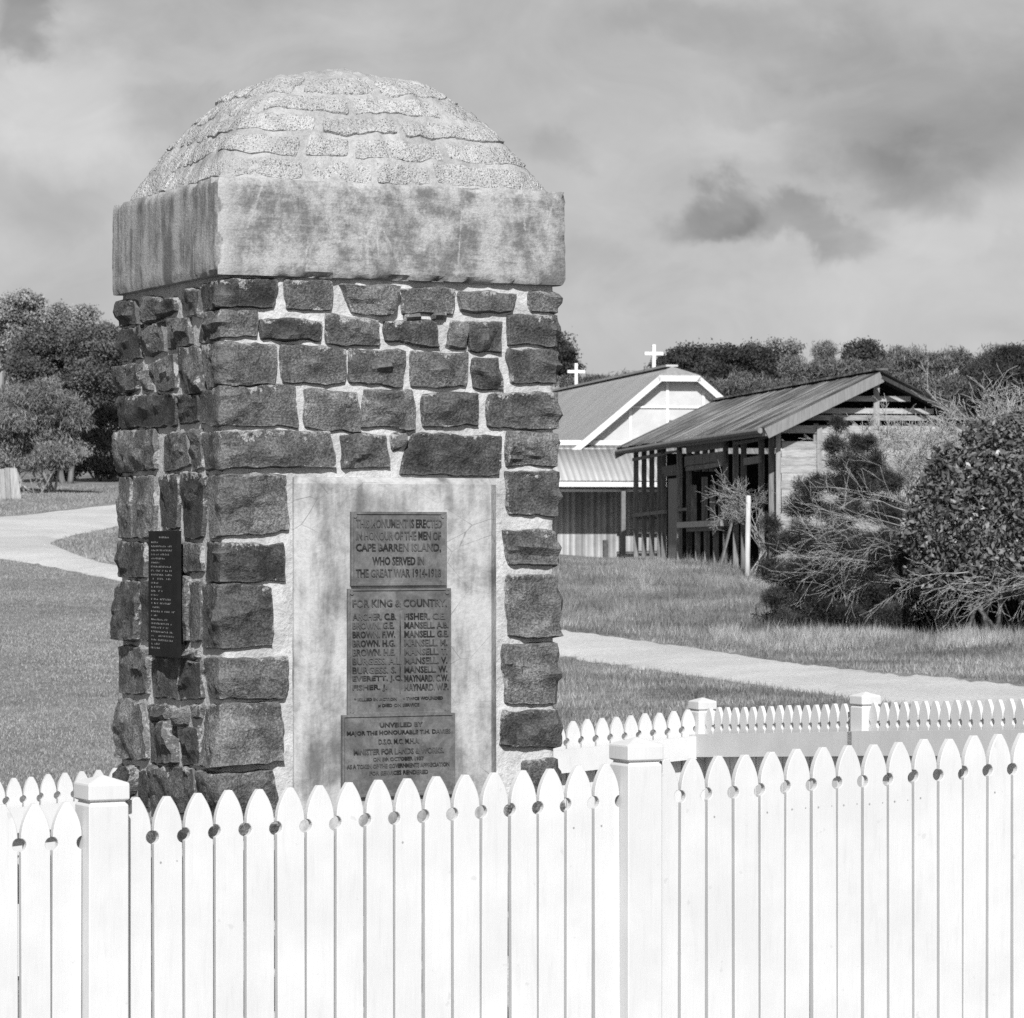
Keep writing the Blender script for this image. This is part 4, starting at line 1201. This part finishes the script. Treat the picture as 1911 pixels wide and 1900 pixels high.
for x, dk in ((1163, 0), (960, 0)):
    w = cw_px(x); p = CP(-vd, w, 0); zb = float(gz(p[0], p[1])) - .1
    v, f = box(CP(-vd - .05, w - .05, zb), CB * .1, CA * .1, up * (zVe - .14 - zb)); cpart('leanto_post', v, f, simple('post_paint_%d' % x, .13, .19, 8))
w = cw_px(1130, -.9); v, f = box(CP(-.95, w - .06, .3), CB * .12, CA * .1, up * 1.2); cpart('stump', v, f, DARKT)
for (xa, xb, y, hh) in ((1152, 1185, 1033, .05), (1125, 1152, 1054, .04), (1186, 1228, 1031, .04), (1186, 1230, 968, .04), (1186, 1230, 996, .04)):
    wa, wb = cw_px(xa, -.35), cw_px(xb, -.35)
    v, f = box(CP(-.32, wa, px(0, y, 84)[2]), CB * (wb - wa), CA * .05, up * hh); cpart('wall_rail', v, f, DARKT)

# ------------------------------------------------------------------ small timber things
P = px(1395, 1066, 65.5); P[2] = gz(P[0], P[1])
pz = px(1395, 925, 65.5)[2]
v, f = tube([P - up * .3, P + up * .4, np.array([P[0] + .02, P[1], pz - .02]), np.array([P[0] + .02, P[1], pz])], [.052, .05, .047, .035], 9)
tag(add('fence_post', mesh_py('fence_post', v, f, None, True), m_timber('bleached_timber', .28, .42)), 'bleached round timber post standing before the stripped wall', 'post')
pal = empty('paling_fence', px(0, 925, 96) * [1, 1, 0] + [0, 0, float(gz(px(0, 925, 96)[0], 96))], 'short grey paling fence end at the left edge beside the trees', 'fence')
PALE = m_timber('pale_paling', .2, .34)
for i in range(9):
    x = 36 - i * 9.5
    a = px(x, 925, 95.5 + i * .02); a[2] = gz(a[0], a[1]) - .05
    tp = px(x - 4 if i else x - 9, 873 + (0 if i % 3 else 2), 95.5 + i * .02)
    v, f = beam(a, tp, .13, .02, np.array([1, 0, 0.])); part('paling', v, f, PALE, pal)
a = px(40, 905, 95.7); b = px(-52, 902, 95.9); v, f = beam(a, b, .08, .05, up); part('rail', v, f, PALE, pal)

# ------------------------------------------------------------------ vegetation
def leaves(C, N, size, rng, aspect=.45, bias=.5, tri=False, up_=0.0):
    """C centres, N outward normals, size per leaf -> quads (diamonds)"""
    n = len(C)
    R = rng.normal(size=(n, 3)); R /= np.linalg.norm(R, axis=1, keepdims=True)
    nn = N * bias + R * (1 - bias); nn /= np.linalg.norm(nn, axis=1, keepdims=True) + 1e-9
    R2 = rng.normal(size=(n, 3)); R2[:, 2] += up_
    a = np.cross(nn, R2); a = np.cross(a, nn) if up_ else a
    a /= np.linalg.norm(a, axis=1, keepdims=True) + 1e-9
    b = np.cross(nn, a)
    sz = size[:, None]
    V = np.stack([C - a * sz, C + b * sz * aspect, C + a * sz, C - b * sz * aspect], 1).reshape(-1, 3)
    Fq = np.arange(4 * n).reshape(n, 4)
    return V, Fq
def rdir(n, rng):
    d = rng.normal(size=(n, 3)); return d / np.linalg.norm(d, axis=1, keepdims=True)
def crown_blobs(blobs, Y, rng, n_per_m2, clump, leafsize, style, depth=1.0):
    """blobs: (px,py,rx,ry) in photograph pixels at depth Y"""
    CC, NN = [], []
    for (x, y, rx, ry) in blobs:
        c = px(x, y, Y); R = np.array([rx, (rx + ry) / 2 * depth, ry]) / F * Y
        c[1] += rng.uniform(-.4, .4) * R[1]
        K = max(5, int(4 * math.pi * (R.mean() ** 2) / (clump ** 2 * 2.2)))
        d = rdir(K, rng); d[:, 2] = np.abs(d[:, 2]) * .8 + d[:, 2] * .2
        cc = c + d * (R - clump * .6).clip(.05) * rng.uniform(.72, 1.02, (K, 1))
        cr = clump * rng.uniform(.4, 1.35, K) * np.where(rng.random(K) < .2, .55, 1)
        for k in range(K):
            n = int(n_per_m2 * 4 * math.pi * cr[k] ** 2)
            e = rdir(n, rng)
            lum = 1 + .28 * np.sin(e[:, :1] * 3.1 + k) * np.sin(e[:, 1:2] * 3.7 + 2 * k) + .2 * np.sin(e[:, 2:3] * 5 + k * 1.3)
            rad = cr[k] * lum * np.abs(1 - np.abs(rng.normal(0, .2, (n, 1)))) * np.where(rng.random((n, 1)) < .14, rng.uniform(1, 1.35, (n, 1)), 1)
            sq = np.array([1, 1, .8])
            CC.append(cc[k] + e * rad * sq); NN.append(e)
        # a filling of leaves within
        n = int(n_per_m2 * 2.2 * math.pi * R.mean() ** 2)
        e = rdir(n, rng); CC.append(c + e * R * rng.uniform(.2, .75, (n, 1))); NN.append(e)
    C, N = np.vstack(CC), np.vstack(NN)
    sz = leafsize * rng.uniform(.6, 1.35, len(C))
    if style == 'feather': return leaves(C, N, sz * 1.6, rng, .13, .15, up_=1.6)
    if style == 'needle': return leaves(C, N, sz * 1.7, rng, .10, .1)
    return leaves(C, N, sz, rng, .5, .45)
BARK = m_timber('bark', .10, .22, (6, 6, 1.5))
LF_DARK = m_leaf('dark_leaf', .055, .115, .9, .08); LF_MID = m_leaf('mid_leaf', .11, .21, .9, .08); LF_RIDGE = m_leaf('ridge_leaf', .026, .065, .9, .05); LF_SCRUB = m_leaf('scrub_leaf', .07, .15, .9, .05); LF_SHADE = m_leaf('shaded_hollow_leaf', .016, .04, .9, .05); LF_PALE = m_leaf('pale_leaf', .12, .22, .9, .08); LF_EUC = m_leaf('eucalypt_leaf', .14, .26, .9, .08)  # the undergrowth leaf carries the hollow's shade in its colour
def tree(name, label, Y, base_x, blobs, mat, style='billow', npm=110, clump=.5, leafsize=.075, seed=1, trunks=1, depth=1.0, base_y=None, trunk_r=.11, barkm=None):
    rng = np.random.default_rng(seed)
    bx = (base_x - CX) / F * Y
    root = empty(name, (bx, Y, float(gz(bx, Y))), label, 'tree')
    V, Fq = crown_blobs(blobs, Y, rng, npm, clump, leafsize, style, depth)
    gg_ = gz(V[:, 0], V[:, 1]); V[:, 2] = np.maximum(V[:, 2], gg_ - .05)
    add('crown', mesh_np('crown', V, Fq, False, root), mat, root)
    B = np.array([bx, Y, float(gz(bx, Y)) - .15])
    parts = []
    tops = [px(b[0], b[1], Y) for b in blobs]
    for k in range(trunks):
        b = B + np.array([rng.uniform(-.5, .5), rng.uniform(-.3, .3), 0]) * (k > 0) * min(1.0, trunks * .3)
        tgt = tops[k % len(tops)] + rng.normal(0, .1, 3); tgt = b + (tgt - b) * .85
        mid = b * .55 + tgt * .45 + rng.normal(0, .18, 3) * [1, 1, .3]
        parts.append(tube([b, b * .8 + mid * .2 + rng.normal(0, .04, 3), mid, tgt], [trunk_r, trunk_r * .85, trunk_r * .6, trunk_r * .18], 7))
        for j in range(3):
            q = mid * (1 - .3 * j) + tgt * .3 * j
            e = q * .25 + tops[rng.integers(len(tops))] * .75 + rng.normal(0, .12, 3)
            parts.append(tube([q, q * .5 + e * .5 + rng.normal(0, .1, 3), e], [trunk_r * .4, trunk_r * .25, trunk_r * .08], 5))
    v, f = join(parts); part('trunk', v, f, barkm or BARK, root, True)
    return root
# left group
tree('eucalyptus_tree', 'tall loose-crowned eucalyptus rising behind the dome-shaped tree at left', 122, 40,
     [(-30, 600, 50, 50), (20, 590, 42, 38), (45, 565, 26, 22), (70, 600, 40, 30), (105, 590, 26, 24), (130, 610, 24, 24), (155, 592, 22, 20), (160, 612, 18, 22), (10, 650, 60, 50), (72, 562, 8, 7)], LF_EUC, 'billow', 182, .34, 0.049, 3, 3, trunk_r=.16)
tree('dome_tree', 'broad dome-shaped dark tree at left behind the feathery tree', 108, 120,
     [(110, 672, 95, 62), (45, 690, 48, 52), (160, 640, 55, 30), (105, 640, 60, 28), (200, 660, 45, 48), (170, 720, 60, 60), (215, 720, 50, 60), (60, 740, 60, 50)], LF_DARK, 'billow', 312, .46, 0.043, 4, 3)
tree('grove_tree', 'dark slender-trunked tree in the shade beside the pillar at left', 112, 205,
     [(190, 770, 45, 48), (235, 780, 45, 55), (200, 825, 36, 30), (165, 810, 30, 34), (240, 690, 40, 50), (275, 720, 45, 80), (150, 868, 26, 26), (185, 872, 24, 24), (215, 876, 26, 24), (120, 880, 22, 22)], LF_DARK, 'billow', 247, .42, 0.043, 5, 8, trunk_r=.06)
tree('feathery_tree', 'feathery grey tree with several pale stems on the far lawn at left', 99, 85,
     [(75, 760, 72, 55), (30, 800, 50, 70), (115, 790, 46, 62), (70, 830, 75, 52), (120, 850, 42, 32), (25, 860, 38, 32), (-20, 800, 45, 70)], LF_MID, 'feather', 312, .36, 0.049, 6, 7, trunk_r=.05, barkm=m_timber('pale_bark', .22, .4, (6, 6, 1.5)))
tree('low_shrub_tree', 'pale low foliage round the stems of the feathery tree', 98, 80, [(85, 850, 34, 30), (110, 862, 28, 24), (62, 868, 24, 22)], LF_PALE, 'feather', 286, .28, 0.046, 16, 3, trunk_r=.035)
tree('sapling_tree', 'small round treetop showing against the sky left of the pillar', 118, 200, [(198, 612, 16, 14), (205, 640, 24, 24)], LF_MID, 'billow', 208, .3, 0.046, 7, 1)
# right ridge
tree('rounded_tree', 'rounded dark tree peeping out right of the pillar', 118, 1045, [(1048, 668, 30, 34), (1062, 690, 24, 26), (1030, 690, 40, 45), (1020, 650, 40, 40)], LF_RIDGE, 'billow', 286, .42, 0.046, 8, 2)
tree('spreading_tree', 'broad dark tree spreading behind the church roof cross', 122, 1290, [(1252, 686, 34, 32), (1288, 672, 44, 30), (1325, 680, 40, 34), (1250, 712, 50, 30), (1305, 712, 60, 30)], LF_RIDGE, 'billow', 286, .42, 0.046, 9, 3)
tree('billowing_tree', 'billowing dark tree behind the clipped gable', 118, 1375, [(1362, 668, 38, 24), (1400, 672, 44, 28), (1345, 700, 45, 28), (1395, 705, 55, 28), (1430, 690, 34, 30)], LF_RIDGE, 'billow', 286, .40, 0.046, 10, 3)
tree('clump_headed_tree', 'taller clump-headed tree on the ridge between church and ruin', 121, 1458, [(1450, 650, 24, 20), (1478, 655, 20, 20), (1430, 662, 22, 18), (1462, 685, 40, 30), (1440, 705, 40, 26)], LF_MID, 'billow', 208, .32, 0.046, 11, 2)
tree('pointed_tree', 'thin pointed grey-green tree above the ruin roof', 112, 1540, [(1539, 656, 5, 14), (1538, 672, 10, 16), (1537, 692, 20, 22), (1552, 712, 30, 24), (1515, 708, 28, 26), (1575, 700, 24, 26)], LF_MID, 'feather', 286, .28, 0.046, 12, 1)
tree('round_topped_tree', 'dark round-topped tree directly above the ruin gable', 116, 1612, [(1610, 656, 36, 24), (1588, 672, 22, 22), (1635, 672, 28, 22), (1610, 690, 45, 28)], LF_RIDGE, 'billow', 286, .36, 0.043, 13, 2)
tree('brushy_tree', 'brushy dark tree at the right edge of the ridge', 104, 1880, [(1885, 672, 50, 40), (1850, 700, 50, 40), (1930, 690, 50, 50), (1900, 720, 60, 40)], LF_RIDGE, 'feather', 247, .36, 0.049, 14, 3)
# low scrub that reads as one mass
srg = np.random.default_rng(21)
sb = []
for x in np.arange(1060, 1260, 22): sb.append((x, 716 + srg.uniform(-4, 8), 20, 17 + srg.uniform(0, 8)))
for x in np.arange(1310, 1560, 24): sb.append((x, 734 + srg.uniform(-14, 8), 28, 28))
for x in np.arange(1480, 1980, 22): sb.append((x, 712 + srg.uniform(-26, 8) - max(0, x - 1640) * .08, 20, 28)); sb.append((x + 9, 742 + srg.uniform(-14, 10), 34, 34))
for x in np.arange(1660, 2000, 30): sb.append((x, 785 + srg.uniform(-10, 10), 36, 36)); sb.append((x + 5, 715 + srg.uniform(-10, 10), 30, 26)); sb.append((x + 14, 672 + srg.uniform(-12, 14), 10, 16))
V, Fq = crown_blobs(sb, 106, srg, 150, .30, .055, 'feather')
tag(add('scrub', mesh_np('scrub', V, Fq), LF_SCRUB), 'grey-green scrub covering the ridge behind the buildings', 'scrub', kind='stuff')

# near shrubs
def twig_shrub(base, n0, spread, length, levels, rng, tip=.0035, r0=.03, droop=0.0, lean=(0, 0, 0), angle=.55, kids=(3, 5), wig=.08, at=None, jit=None):
    A, B, RA, RB = [], [], [], []
    def grow(p, d, L, r, lev):
        seg = 4
        for s_ in range(seg):
            d = d + rng.normal(0, wig, 3) + np.array([0, 0, -droop * (s_ + 1) / seg])
            d = d / np.linalg.norm(d)
            q = p + d * L / seg
            r2 = max(tip, r * .82)
            A.append(p); B.append(q); RA.append(r); RB.append(r2); p, r = q, r2
            if lev > 0 and s_ >= 1:
                for k in range(rng.integers(*kids) if s_ < 3 else kids[0]):
                    dd = d + rng.normal(0, angle, 3); dd /= np.linalg.norm(dd)
                    grow(p, dd, L * rng.uniform(.45, .72), max(tip, r * .62), lev - 1)
    for k in range(n0):
        d = np.array([rng.normal(0, spread), rng.normal(0, spread), 1.]) + np.array(lean)
        d /= np.linalg.norm(d)
        st_ = np.array(base) + rng.normal(0, .12, 3) * [1, 1, 0]
        if at is not None:      # a bent bough leads from the root to where the twigs fan out
            e_ = np.array(base) + np.array(at) + rng.normal(0, 1, 3) * np.array(jit)
            mid = st_ * .45 + e_ * .55 + np.array([rng.normal(.12, .08), .15, rng.normal(.05, .05)])
            A.extend([st_, mid]); B.extend([mid, e_]); RA.extend([r0 * 1.3, r0 * 1.1]); RB.extend([r0 * 1.1, r0]); st_ = e_
        grow(st_, d, length * rng.uniform(.75, 1.15), r0, levels)
    return tubes_fast(np.array(A), np.array(B), np.array(RA), np.array(RB))
TWIG = simple('grey_twig', .2, .38, 6, .9, .1)
def bare(name, label, P, args, seed, top=None, z0=0.0):
    root = empty(name, P, label, 'shrub')
    P0_ = np.array(P) + [0, 0, z0]
    V, Fq = twig_shrub(P0_, rng=np.random.default_rng(seed), **args)
    if top is not None:          # height of the shrub
        zt_ = EYE - (top - HY) / F * P[1]
        k = (zt_ - P0_[2]) / (np.percentile(V[:, 2], 99.8) - P0_[2])
        V = P0_ + (V - P0_) * [1, 1, k]
    if z0:                       # a short leaning trunk carries the fan of branches
        v2, f2 = tube([np.array(P) - [0, 0, .1], np.array(P) * .5 + P0_ * .5 + [.04, 0, 0], P0_], [.05, .045, .03], 4)
        V = np.vstack([V, v2]); Fq = np.vstack([Fq, np.array([q for q in f2 if len(q) == 4][:12]) + len(V) - len(v2)])
    V[:, 2] = np.maximum(V[:, 2], gz(V[:, 0], V[:, 1]) + .02)
    add('branches', mesh_np('branches', V, Fq, False, root), TWIG, root)
def gp(x, Y): X = (x - CX) / F * Y; return np.array([X, Y, float(gz(X, Y))])
bare('bare_shrub', 'small leafless shrub against the stripped wall beside bleached post', gp(1412, 66.3), dict(n0=9, spread=.4, length=.75, levels=3, tip=.003, r0=.011, lean=(-.35, -.1, .1), kids=(1, 3), angle=.55, wig=.12, at=(-.1, -.1, .8), jit=(.08, .08, .1)), 31)
bare('tall_bare_shrub', 'tall pale leafless shrub rising in front of the ruin gable', gp(1745, 54.5), dict(n0=56, spread=.55, length=1.0, levels=3, tip=.0042, r0=.012, kids=(1, 3), angle=.5, wig=.1, at=(-.1, 0, 1.75), jit=(.6, .4, .55)), 32, 716)
bare('edge_bare_shrub', 'pale leafless shrub rising behind the glossy bush at right edge', gp(1880, 54), dict(n0=44, spread=.55, length=1.0, levels=3, tip=.0042, r0=.012, kids=(1, 3), angle=.5, wig=.1, at=(0, 0, 2.1), jit=(.6, .4, .5)), 36, 705)
bare('arching_shrub', 'arching leafless shrub drooping left over the dark pine', gp(1770, 50.0), dict(n0=40, spread=.24, length=.85, levels=3, tip=.0024, r0=.008, droop=.035, lean=(-1.25, -.4, -.72), kids=(1, 2), angle=.36, wig=.09, at=(-.55, -.45, 1.12), jit=(.36, .15, .28)), 33)
bare('drooping_shrub', 'low leafless shrub with bright drooping twigs over dark hollow', gp(1890, 49.2), dict(n0=7, spread=.2, length=.7, levels=3, tip=.0024, r0=.009, droop=.03, lean=(-1.25, -.3, -.95), kids=(1, 2), angle=.42, wig=.13, at=(-.25, -1.0, .74), jit=(.35, .1, .09)), 34)
bare('corner_shrub', 'leafless twigs hanging at right edge below the glossy bush', gp(2010, 49.0), dict(n0=6, spread=.2, length=.7, levels=3, tip=.0024, r0=.009, droop=.03, lean=(-1.25, -.3, -.95), kids=(1, 2), angle=.42, wig=.13, at=(-.25, -1.0, .82), jit=(.25, .1, .14)), 35)
# young pines
NEED = m_leaf('pine_needle', .025, .065, .85, .1, 3)
def pine(name, label, Y, blobs, seed, base_x, npt=130, nl=.075, br=.14):
    rng = np.random.default_rng(seed)
    bx = (base_x - CX) / F * Y
    root = empty(name, (bx, Y, float(gz(bx, Y))), label, 'tree')
    VV_, parts = [], []
    B = np.array([bx, Y, float(gz(bx, Y))])
    A_, B2_, ra_, rb_ = [], [], [], []
    for (x, y, rx, ry) in blobs:
        c = px(x, y, Y); R = np.array([rx, (rx + ry) / 2, ry]) / F * Y
        c[1] += rng.uniform(-.2, .2)
        K = max(9, int(9.5 * R[0] * R[2] / br ** 2))
        e = rdir(K, rng); e[:, 2] = e[:, 2] * .8 + .2
        cc = c + e * (R - br * .3).clip(.04) * rng.uniform(.3, 1.05, (K, 1))
        for k in range(K):
            r = br * rng.uniform(.7, 1.25)
            e2 = rdir(npt, rng); e2[:, 2] += .35; e2 /= np.linalg.norm(e2, axis=1, keepdims=True)
            base = cc[k] + e2 * r * rng.uniform(.2, .75, (npt, 1))
            nd = e2 + rng.normal(0, .35, (npt, 3)) + [0, 0, .15]; nd /= np.linalg.norm(nd, axis=1, keepdims=True)
            w = np.cross(nd, rng.normal(size=(npt, 3))); w /= np.linalg.norm(w, axis=1, keepdims=True)
            L = nl * rng.uniform(.6, 1.2, (npt, 1))
            VV_.append(np.stack([base - w * .004, base + w * .004, base + nd * L], 1).reshape(-1, 3))
            A_.append(c * .4 + cc[k] * .6 - [0, 0, .1]); B2_.append(cc[k]); ra_.append(.006); rb_.append(.003)
    V = np.vstack(VV_); V[:, 2] = np.maximum(V[:, 2], gz(V[:, 0], V[:, 1]))
    add('needles', mesh_np('needles', V, np.arange(len(V)).reshape(-1, 3), False, root), NEED, root)
    v, f = tubes_fast(np.array(A_), np.array(B2_), np.array(ra_), np.array(rb_)); 
    add('twigs', mesh_np('twigs', v, f, False, root), TIMD, root)['kind'] = 'stuff'
    tp = px(blobs[0][0], blobs[0][1] - blobs[0][3], Y)
    B = B + np.array([0, .25, 0]); tp = B + (tp - B) * .6; v, f = tube([B - up * .1, B * .5 + tp * .5, tp], [.06, .035, .01], 7); part('trunk', v, f, TIMD, root, True)
pine('pine_tree', 'young dark pine standing before the ruin gable', 52.5, [(1568, 798, 16, 20), (1556, 835, 28, 22), (1608, 832, 34, 24), (1578, 870, 40, 28), (1632, 868, 26, 26), (1512, 912, 36, 26), (1555, 905, 36, 26), (1612, 910, 48, 34), (1660, 905, 30, 30), (1500, 950, 44, 30), (1570, 960, 60, 40), (1650, 965, 50, 40)], 41, 1580)
pine('low_pine', 'low spreading dark pine growing at the foot of ruin corner', 49.5, [(1440, 985, 20, 26), (1452, 1020, 30, 28), (1500, 1010, 50, 40), (1570, 1020, 60, 44), (1640, 1030, 60, 48), (1690, 1060, 50, 50), (1440, 1070, 28, 36), (1490, 1070, 46, 40), (1560, 1085, 60, 44), (1630, 1100, 60, 44), (1450, 1120, 34, 30), (1510, 1130, 50, 36), (1580, 1145, 60, 32), (1660, 1150, 50, 32), (1470, 1160, 40, 22), (1540, 1172, 50, 18)], 42, 1520)
# glossy leaved bush
GLOSS = m_leaf('glossy_leaf', .04, .14, .42, .45, 4)
rg = np.random.default_rng(51)
bxr = gp(1830, 48.6)
root = empty('glossy_bush', bxr, 'large dense bush with small glossy dark leaves at the right edge', 'shrub')
CC, NN = [], []
for (x, y, rx, ry, n) in [(1830, 960, 120, 130, 5200), (1900, 880, 110, 90, 3600), (1760, 1000, 76, 80, 2300), (1860, 1060, 110, 60, 2600), (1780, 900, 60, 60, 1200), (1960, 980, 90, 150, 3200), (1740, 1060, 50, 40, 800), (1765, 860, 30, 34, 420), (1838, 815, 44, 36, 700), (1905, 800, 50, 34, 700), (1705, 985, 26, 36, 380), (1720, 930, 24, 26, 300)]:
    c = px(x, y, 48.6); R = np.array([rx, rx * .8, ry]) / F * 48.6
    e = rdir(n, rg); lump = np.array([1 + .38 * fbm(q, 2.6, x) + .2 * fbm(q, 6, x) for q in e])[:, None]
    CC.append(c + e * R * lump * (1 - np.abs(rg.normal(0, .14, (n, 1))))); NN.append(e * .7 + [0, -.1, .5])
C_, N_ = np.vstack(CC), np.vstack(NN)
V, Fq = leaves(C_, N_, .042 * rg.uniform(.4, 1.6, len(C_)), rg, .48, .42)
V[:, 2] = np.maximum(V[:, 2], gz(V[:, 0], V[:, 1]) + .03)
add('leaves', mesh_np('leaves', V, Fq, False, root), GLOSS, root)
stems = []
for k in range(9):
    a = bxr + rg.normal(0, .25, 3) * [1, 1, 0]; b = px(1740 + 24 * k, 930 + rg.uniform(-40, 80), 48.6)
    stems.append(tube([a, a * .5 + b * .5 + rg.normal(0, .1, 3), b], [.035, .025, .01], 6))
v, f = join(stems); part('stems', v, f, BARK, root, True)
# undergrowth added to fill the hollow; its shade is put into the leaf colour
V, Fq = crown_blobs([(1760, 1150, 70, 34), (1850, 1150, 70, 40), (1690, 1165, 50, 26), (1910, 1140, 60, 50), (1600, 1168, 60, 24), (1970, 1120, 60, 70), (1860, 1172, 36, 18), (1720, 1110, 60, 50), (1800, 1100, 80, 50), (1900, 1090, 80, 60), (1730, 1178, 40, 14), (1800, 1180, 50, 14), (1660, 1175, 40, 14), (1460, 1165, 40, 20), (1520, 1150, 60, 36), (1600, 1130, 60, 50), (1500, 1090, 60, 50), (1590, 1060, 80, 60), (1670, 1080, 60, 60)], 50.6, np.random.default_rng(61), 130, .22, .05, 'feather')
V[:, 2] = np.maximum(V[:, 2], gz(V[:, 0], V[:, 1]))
tag(add('undergrowth', mesh_np('undergrowth', V, Fq), LF_SHADE), 'undergrowth filling the hollow at right, shade put into leaf colour', 'undergrowth', kind='stuff')

# ------------------------------------------------------------------ grass blades
def grass_patch(n, xr, Yr, hgt, wid, rng, mask=None, clump=0.0):
    Y = rng.uniform(Yr[0], Yr[1], n); X = (rng.uniform(xr[0], xr[1], n) - CX) / F * Y
    if clump:
        X = X + rng.normal(0, clump, n); 
    if mask is not None:
        k = mask(X, Y); X, Y = X[k], Y[k]
    n = len(X)
    base = np.stack([X, Y, gz(X, Y) - .01], 1)
    h = hgt * rng.uniform(.4, 1.3, n)[:, None]
    ln = rng.normal(0, .38, (n, 3)); ln[:, 2] = 1; ln /= np.linalg.norm(ln, axis=1, keepdims=True)
    w = rdir(n, rng); w[:, 2] = 0; w /= np.linalg.norm(w, axis=1, keepdims=True)
    ww = wid * rng.uniform(.6, 1.3, (n, 1))
    V = np.stack([base - w * ww, base + w * ww, base + ln * h], 1).reshape(-1, 3)
    return V
# keep blades off the roads: work in picture rows of the road edges
def road_mask(X, Y):
    x = CX + F * X / Y; y = HY + F * (EYE - gz(X, Y)) / Y
    rm = np.array(ROAD_MAIN)[::-1]; ru = np.array(ROAD_UP)[::-1]
    m1 = (y > np.interp(x, rm[:, 0], rm[:, 1]) + 1) & (y < np.interp(x, rm[:, 0], rm[:, 3]) - 1.5)
    m2 = (y > np.interp(x, ru[:, 0], ru[:, 1]) + 1) & (y < np.interp(x, ru[:, 0], ru[:, 3]) - 1.5) & (x < 420)
    return ~(m1 | m2)
def patchy(s, th):
    def fn(X, Y):
        k = road_mask(X, Y)
        q = np.sin(X * 1.7 * s + 2 * np.sin(Y * .9 * s)) + np.sin(Y * 1.3 * s + 1.5 * np.sin(X * 1.1 * s))
        return k & (q > th)
    return fn
grg = np.random.default_rng(71)
GR1 = m_leaf('grass_blade', .08, .26, .8, .1, .5); GR2 = m_leaf('dry_grass_blade', .16, .34, .8, .1, .8)
V = np.vstack([grass_patch(150000, (1010, 1960), (31, 78), .075, .006, grg, road_mask), grass_patch(70000, (1010, 1960), (44, 76), .17, .005, grg, patchy(1, .3)), grass_patch(46000, (1010, 1960), (46, 74), .26, .005, grg, patchy(2.2, .8))])
tag(add('grass', mesh_np('grass', V, np.arange(len(V)).reshape(-1, 3)), GR1), 'short rough grass on the bank right of the pillar', 'grass', kind='stuff')
V = np.vstack([grass_patch(30000, (1330, 1960), (44.0, 47.6), .17, .005, grg, patchy(2.3, .2)), grass_patch(14000, (1330, 1960), (45.6, 48), .24, .005, grg, patchy(1.7, .5)), grass_patch(20000, (1020, 1480), (66, 76), .12, .006, grg, patchy(1.1, .2)), grass_patch(9000, (1180, 1440), (61, 64.5), .17, .006, grg, patchy(2.1, -.3))])
tag(add('long_grass', mesh_np('long_grass', V, np.arange(len(V)).reshape(-1, 3)), GR2), 'long pale grass at the foot of bushes and ruin', 'grass', kind='stuff')
GR3 = m_leaf('lawn_blade', .17, .25, .8, .1, .3)
V = np.vstack([grass_patch(90000, (-60, 260), (28, 62), .035, .007, grg, road_mask), grass_patch(50000, (-60, 260), (60, 106), .07, .012, grg, road_mask)])
tag(add('lawn_grass', mesh_np('lawn_grass', V, np.arange(len(V)).reshape(-1, 3)), GR3), 'short lawn grass left of the pillar', 'grass', kind='stuff')
